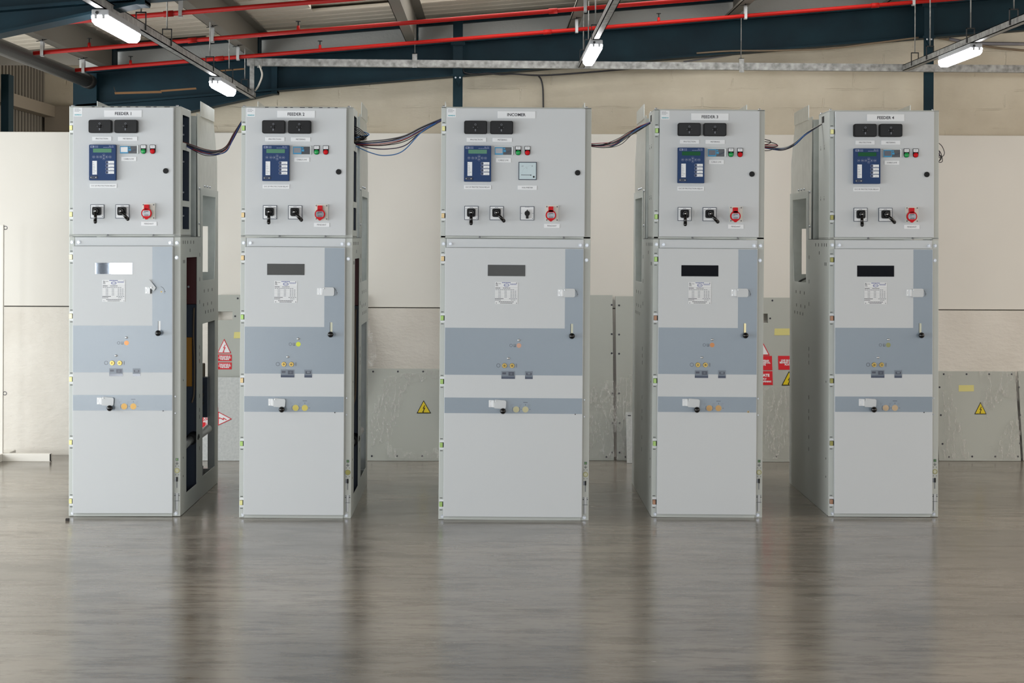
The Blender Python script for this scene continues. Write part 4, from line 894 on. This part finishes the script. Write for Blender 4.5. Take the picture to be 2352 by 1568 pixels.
# ------------------------------------------------------------------ panels leaning on the back wall
def leaner(px0, px1, ytop, Yb, Yt, label, material='panelgrey', holes=(), screws=(), skew=0.0, group='grey cover panels leaning on the back wall', name='cover_panel'):
    """returns (thing, to_local) ; to_local turns a photo pixel on the panel into panel x,z"""
    xc = (P(px0, 1057, Yb).x + P(px1, 1057, Yb).x) / 2
    Wd = abs(P(px1, 1057, Yb).x - P(px0, 1057, Yb).x)
    zt = P((px0 + px1) / 2, ytop, Yt).z
    lean = math.atan2(Yt - Yb, zt); H = math.hypot(zt, Yt - Yb)
    t = thing(name, label, 'panel', (xc, Yb, 0.002), (-lean, 0, 0), group)
    def loc(px, py):
        q = P(px, py, 1.0) - Vector((0, 0, CAMZ))       # ray direction (per metre depth)
        nrm = Vector((0, -math.cos(lean), math.sin(lean))); o = Vector((xc, Yb, 0.002)); c0 = Vector((0, 0, CAMZ))
        s = (o - c0).dot(nrm) / q.dot(nrm); w = c0 + q * s - o
        return w.x, math.hypot(w.y, w.z) * (1 if w.z > 0 else -1)
    m = MB(); hs = []
    for (a, b, c, d) in holes:
        u0, v1 = loc(a, b); u1, v0 = loc(c, d); hs.append((u0, u1, v0, v1))
    m.holed(-Wd / 2, Wd / 2, 0, H, hs, 0, 0.018, material, 'xz')
    m.box(-Wd / 2 + 0.004, Wd / 2 - 0.004, 0.018, 0.022, 0.004, H - 0.004, 'edge') if not hs else None
    m.build('board', t)
    for a, b in screws:
        u, v = loc(a, b); s = MB(); s.cyl((u, 0, v), (u, -0.003, v), 0.0065, 0.006, 'edge', 12); s.build('screw', t)
    return t, loc
def bolt_pts(cx, cz, s, rot=0):
    pts = [(0.10, 0.5), (-0.16, 0.02), (0.02, 0.06), (-0.12, -0.36), (-0.2, -0.3), (-0.1, -0.52), (0.06, -0.38), (-0.03, -0.36), (0.2, 0.16), (0.0, 0.12), (0.18, 0.46)]
    c, d = math.cos(R(rot)), math.sin(R(rot))
    return [(cx + (a * c - b * d) * s, cz + (a * d + b * c) * s) for a, b in pts]
def triangle(t, loc, p, face, rim, boltk, y=-0.002, rot=0, name='warning_sign', inset=0.84, label=None):
    q = [loc(*a) for a in p]; cx = sum(a[0] for a in q) / 3; cz = sum(a[1] for a in q) / 3
    m = MB(); m.poly(q, y, 0, rim); m.poly([(cx + (a - cx) * inset, cz + (b - cz) * inset) for a, b in q], y - 0.0006, y, face)
    hgt = max(math.dist(q[0], q[1]), math.dist(q[1], q[2])) * 0.5
    m.poly(bolt_pts(cx, cz, hgt, rot), y - 0.0012, y - 0.0006, boltk); m.build(name, t, label=label)
def redsign(t, loc, a, b, lines, rot=0, name='notice_plate', heights=None):
    (u0, v1), (u1, v0) = loc(*a), loc(*b); m = MB(); m.box(u0, u1, -0.002, 0, v0, v1, 'signred')
    for s, fu, fv, w in lines:
        m.text(s, u0 + (u1 - u0) * fu, v1 - (v1 - v0) * fv, -0.0026, 'white', w=((v1 - v0) if rot else (u1 - u0)) * w, bold=0.05, rot=rot)
    m.build(name, t, label='red notice plate with white lettering')
def tapep(t, loc, a, b):
    (u0, v1), (u1, v0) = loc(*a), loc(*b); m = MB(); m.poly([(u0, v0), (u1, v0 + 0.002), (u1 + 0.001, v1), (u0 + 0.003, v1 - 0.001)], -0.0015, 0, 'tape'); m.build('masking_tape', t, label='strip of pale yellow masking tape')
def film(t, loc, outline, amp=0.012, seed=1, cell=0.022):
    rnd = random.Random(seed); q = [loc(*a) for a in outline]
    xs = [a[0] for a in q]; zs = [a[1] for a in q]; x0, x1, z0, z1 = min(xs), max(xs), max(0.004, min(zs)), max(zs)
    nx = max(3, int((x1 - x0) / cell)); nz = max(3, int((z1 - z0) / cell))
    ph = [rnd.uniform(0, 6.28) for _ in range(8)]
    def inside(x, z):
        r = False; n = len(q)
        for i in range(n):
            (a, b), (c, d) = q[i], q[(i + 1) % n]
            if (b > z) != (d > z) and x < (c - a) * (z - b) / (d - b) + a: r = not r
        return r
    m = MB(); k = m.mi('film'); V = {}
    def vert(i, j):
        if (i, j) not in V:
            x = x0 + (x1 - x0) * i / nx; z = z0 + (z1 - z0) * j / nz
            w = abs(math.sin(x * 38 + z * 14 + ph[0])) + 0.7 * abs(math.sin(x * 83 - z * 22 + ph[1])) + 0.5 * math.sin(z * 61 + x * 30 + ph[2]) ** 2 + rnd.uniform(0, 0.5)
            V[(i, j)] = m.bm.verts.new((x + rnd.uniform(-0.3, 0.3) * cell, -0.004 - amp * w * 0.5, z + (rnd.uniform(-0.3, 0.3) * cell if j else 0)))
        return V[(i, j)]
    for i in range(nx):
        for j in range(nz):
            if inside(x0 + (x1 - x0) * (i + 0.5) / nx, z0 + (z1 - z0) * (j + 0.5) / nz):
                f = m.bm.faces.new((vert(i, j), vert(i + 1, j), vert(i + 1, j + 1), vert(i, j + 1))); f.material_index = k; f.smooth = True
    m.build('plastic_wrap', t, label='crumpled clear plastic wrap')

t, L = leaner(488, 622, 678, 12.22, 12.345, 'tall grey panel with cut-out and red door notices, right of FEEDER 1', holes=[(501, 715, 534, 735)], screws=[(546, 685), (540, 726)])
triangle(t, L, [(499, 811), (531, 811), (515, 778)], 'white', 'signred', 'signred', label='white warning triangle with red rim')
redsign(t, L, (500, 814), (532, 829), [('THIS DOOR IS\nLOCKED FROM\nTHE INSIDE', 0.5, 0.5, 0.86)]); redsign(t, L, (500, 832), (532, 848), [('THIS DOOR IS\nLOCKED FROM\nTHE INSIDE', 0.5, 0.5, 0.86)])
tapep(t, L, (537, 762), (556, 777))
t, L = leaner(440, 618, 867, 12.05, 12.19, 'low pale panel with a sideways warning triangle, right of FEEDER 1', 'panelpale')
triangle(t, L, [(501, 977), (533, 962), (501, 945)], 'white', 'signred', 'signred', rot=-90, label='white warning triangle with red rim')
redsign(t, L, (452, 935), (499, 987), [('LIVE BUSBAR\nBEHIND METAL\nPLATE', 0.5, 0.5, 0.86)], rot=-90)
t, L = leaner(690, 832, 678, 12.16, 12.345, 'tall grey panel wrapped in plastic, mostly hidden behind the FEEDER 2 cabinet')
film(t, L, [(780, 735), (846, 733), (852, 765), (864, 800), (860, 835), (846, 850), (780, 850)], seed=3)
t, L = leaner(838, 1026, 847, 12.08, 12.34, 'low grey panel with a yellow triangle between FEEDER 2 and the INCOMER', screws=[(857, 853), (914, 853), (972, 853), (843, 883), (842, 949), (854, 1047), (912, 1047), (970, 1047)])
triangle(t, L, [(957, 949), (990, 949), (973, 919)], 'signyellow', 'black', 'black', label='yellow warning triangle')
film(t, L, [(885, 868), (930, 858), (1010, 850), (1010, 868), (940, 880), (905, 985), (895, 1010), (850, 1030), (842, 980)], 0.006, 5); film(t, L, [(886, 1015), (905, 1028), (960, 1048), (1010, 1030), (1010, 1054), (890, 1054)], 0.02, 6)
t, L = leaner(1262, 1410, 678, 12.14, 12.345, 'tall grey panel with shiny plastic over its lower half, right behind the INCOMER', screws=[(1405, 700), (1405, 767), (1405, 811), (1406, 903), (1406, 971), (1406, 1039), (1393, 1049)])
film(t, L, [(1340, 885), (1375, 878), (1411, 873), (1416, 900), (1414, 960), (1411, 1053), (1340, 1053)], 0.014, 7)
t, L = leaner(1417, 1520, 681, 12.14, 12.345, 'tall grey panel beside a dark gap, partly hidden by FEEDER 3', screws=[(1422, 701), (1422, 768), (1422, 812), (1422, 903), (1423, 971), (1423, 1039), (1436, 1049)])
film(t, L, [(1414, 873), (1450, 863), (1500, 860), (1500, 1052), (1415, 1054)], 0.008, 8)
t, L = leaner(1440, 1530, 947, 12.0, 12.1, 'low narrow pale panel with a dark slot, left of FEEDER 3', 'panelpale')
m = MB(); (u0, v1), (u1, v0) = L(1442, 953), L(1449, 955); m.box(u0, u1, -0.001, 0, v0, v1, 'edge'); m.build('slot', t)
t, L = leaner(1670, 1880, 684, 12.1, 12.345, 'tall grey panel with red live busbar notices, between FEEDER 3 and FEEDER 4', holes=[(1730, 720, 1764, 741)], screws=[(1769, 731), (1774, 690), (1784, 1048)])
triangle(t, L, [(1726, 816), (1768, 816), (1747, 776)], 'white', 'signred', 'signred', label='white warning triangle with red rim')
redsign(t, L, (1728, 817), (1774, 850), [('LIVE BUSBAR\nBEHIND METAL\nPLATE', 0.5, 0.48, 0.84)]); redsign(t, L, (1787, 817), (1833, 849), [('LIVE BUSBAR\nBEHIND METAL\nPLATE', 0.5, 0.48, 0.86)])
redsign(t, L, (1728, 852), (1775, 884), [('ISOLATE', 0.5, 0.3, 0.7), ('SUPPLY', 0.5, 0.57, 0.4), ('BEFORE OPENING', 0.5, 0.75, 0.86)])
triangle(t, L, [(1795, 885), (1830, 885), (1812, 852)], 'signyellow', 'black', 'black', label='yellow warning triangle'); tapep(t, L, (1778, 754), (1820, 770))
film(t, L, [(1740, 892), (1780, 888), (1840, 895), (1840, 1054), (1740, 1054)], 0.012, 9)
t, L = leaner(2157, 2345, 853, 12.2, 12.345, 'low grey panel with yellow triangle and torn plastic, right of FEEDER 4', screws=[(2168, 859), (2220, 859), (2272, 859), (2324, 859), (2158, 889), (2161, 953), (2340, 889), (2343, 953), (2165, 1019), (2180, 1049), (2233, 1048), (2286, 1048), (2338, 1048), (2343, 1018)])
triangle(t, L, [(2238, 951), (2266, 951), (2252, 923)], 'signyellow', 'black', 'black', label='yellow warning triangle'); tapep(t, L, (2201, 884), (2237, 899))
film(t, L, [(2170, 853), (2180, 853), (2184, 900), (2192, 935), (2212, 1010), (2226, 1054), (2165, 1054), (2170, 1000), (2166, 920)], 0.014, 11)
film(t, L, [(2249, 853), (2342, 853), (2344, 925), (2320, 918), (2306, 912), (2275, 940), (2268, 960), (2256, 930)], 0.014, 12); film(t, L, [(2328, 960), (2346, 930), (2346, 1054), (2276, 1054), (2275, 1025), (2290, 1020), (2312, 975)], 0.016, 13)
t, L = leaner(2350, 2470, 853, 12.22, 12.345, 'grey panel cut by the right edge, next to the panel with torn plastic')

# ------------------------------------------------------------------ white stand at the left, bit of rubber on the floor
p = P(3, 1050, 12.0)
t = thing('stand', 'white metal stand with rings and a floor bar at the left edge', 'stand', (p.x, 12.0, 0))
m = MB(); m.box(-0.012, 0.012, -0.012, 0.012, 0.05, P(3, 516, 12.0).z, 'whitewood', 0.002, 1); m.build('upright', t)
m = MB(); m.box(0.012, P(117, 1050, 12.0).x - p.x, -0.02, 0.03, 0.0, 0.052, 'whitewood', 0.002, 1); m.box(P(117, 1050, 12.0).x - p.x - 0.004, P(117, 1050, 12.0).x - p.x + 0.001, -0.021, 0.0, 0.004, 0.05, 'rubber'); m.build('floor_bar', t)
m = MB(); m.box(-0.03, 0.05, 0.03, 0.18, 0.0, 0.055, 'whitewood', 0.002, 1); m.box(-0.04, 0.012, -0.3, 0.03, 0, 0.05, 'whitewood', 0.002, 1); m.build('foot', t)
for py in (523, 903):
    m = MB(); z = P(3, py, 12.0).z; m.tube([(0.01 + 0.012 + 0.012 * math.cos(a), 0, z + 0.011 * math.sin(a)) for a in [math.pi * 2 * j / 16 for j in range(17)]], 0.003, 'wgrey'); m.build('ring', t)
g = lambda px, py: P(px, py, CAMZ * F / (py - CY + (px - CX) * -TH))
q = g(155, 1196)
m = MB(); m.rrect(-0.009, 0.009, 0, 0.014, 0.002, -0.008, 0.008, 'rubber'); m.box(-0.003, 0.003, -0.0085, 0.0085, 0.004, 0.009, 'dark')
tag(m.build('rubber_block', loc=(q.x, q.y, 0.0)), 'tiny dark rubber block on the floor by the front corner of FEEDER 1', 'block')

# ------------------------------------------------------------------ light
def area(name, loc, rot, sx, sy, watts, col):
    l = bpy.data.lights.new(name, 'AREA'); l.shape = 'RECTANGLE'; l.size = sx; l.size_y = sy; l.energy = watts; l.color = col
    o = bpy.data.objects.new(name, l); COL.objects.link(o); o.location = loc; o.rotation_euler = rot
    return o
area('daylight_left_door', (XL - 0.2, 6.5, 1.2), (0, R(-90), 0), 2.3, 11.0, 470, (0.95, 0.985, 1.0))
area('daylight_right_windows', (XR + 0.2, 6.9, 1.75), (0, R(90), 0), 2.3, 9.8, 160, (1.0, 0.86, 0.72))
area('daylight_front_door', (-5.07, YF - 0.2, 1.2), (R(90), 0, 0), 1.65, 2.3, 300, (0.95, 0.98, 1.0))
area('daylight_front_windows', (2.6, YF - 0.2, 2.15), (R(90), 0, 0), 7.2, 0.8, 265, (0.92, 0.96, 1.0))
area('fill_roof_opening', (0.72, 10.78, zr(0.72, 3.2)), (0, -math.atan(SL), 0), 3.6, 1.1, 52, (1.0, 0.97, 0.91))  # fill lamp above the added roof opening, brightens the back wall
area('fill_corner_bay', (-1.6, 14.2, 2.2), (0, R(90), 0), 0.8, 2.2, 30, (1, 0.96, 0.9))  # unseen fill lamp behind the brick wall, added to brighten the corner bay
w = bpy.data.worlds.new('world'); w.use_nodes = True; SC.world = w
w.node_tree.nodes['Background'].inputs['Color'].default_value = (0.8, 0.9, 1.0, 1); w.node_tree.nodes['Background'].inputs['Strength'].default_value = 0.8

vs = SC.view_settings
vs.view_transform = 'Standard'; vs.look = 'None'; vs.gamma = 1.0; vs.use_curve_mapping = False; vs.exposure = 0.0
SC.display_settings.display_device = 'sRGB'
SC.cycles.use_denoising = True
SC.cycles.max_bounces = 8; SC.cycles.diffuse_bounces = 5; SC.cycles.glossy_bounces = 4; SC.cycles.transparent_max_bounces = 12
SC.cycles.sample_clamp_indirect = 6
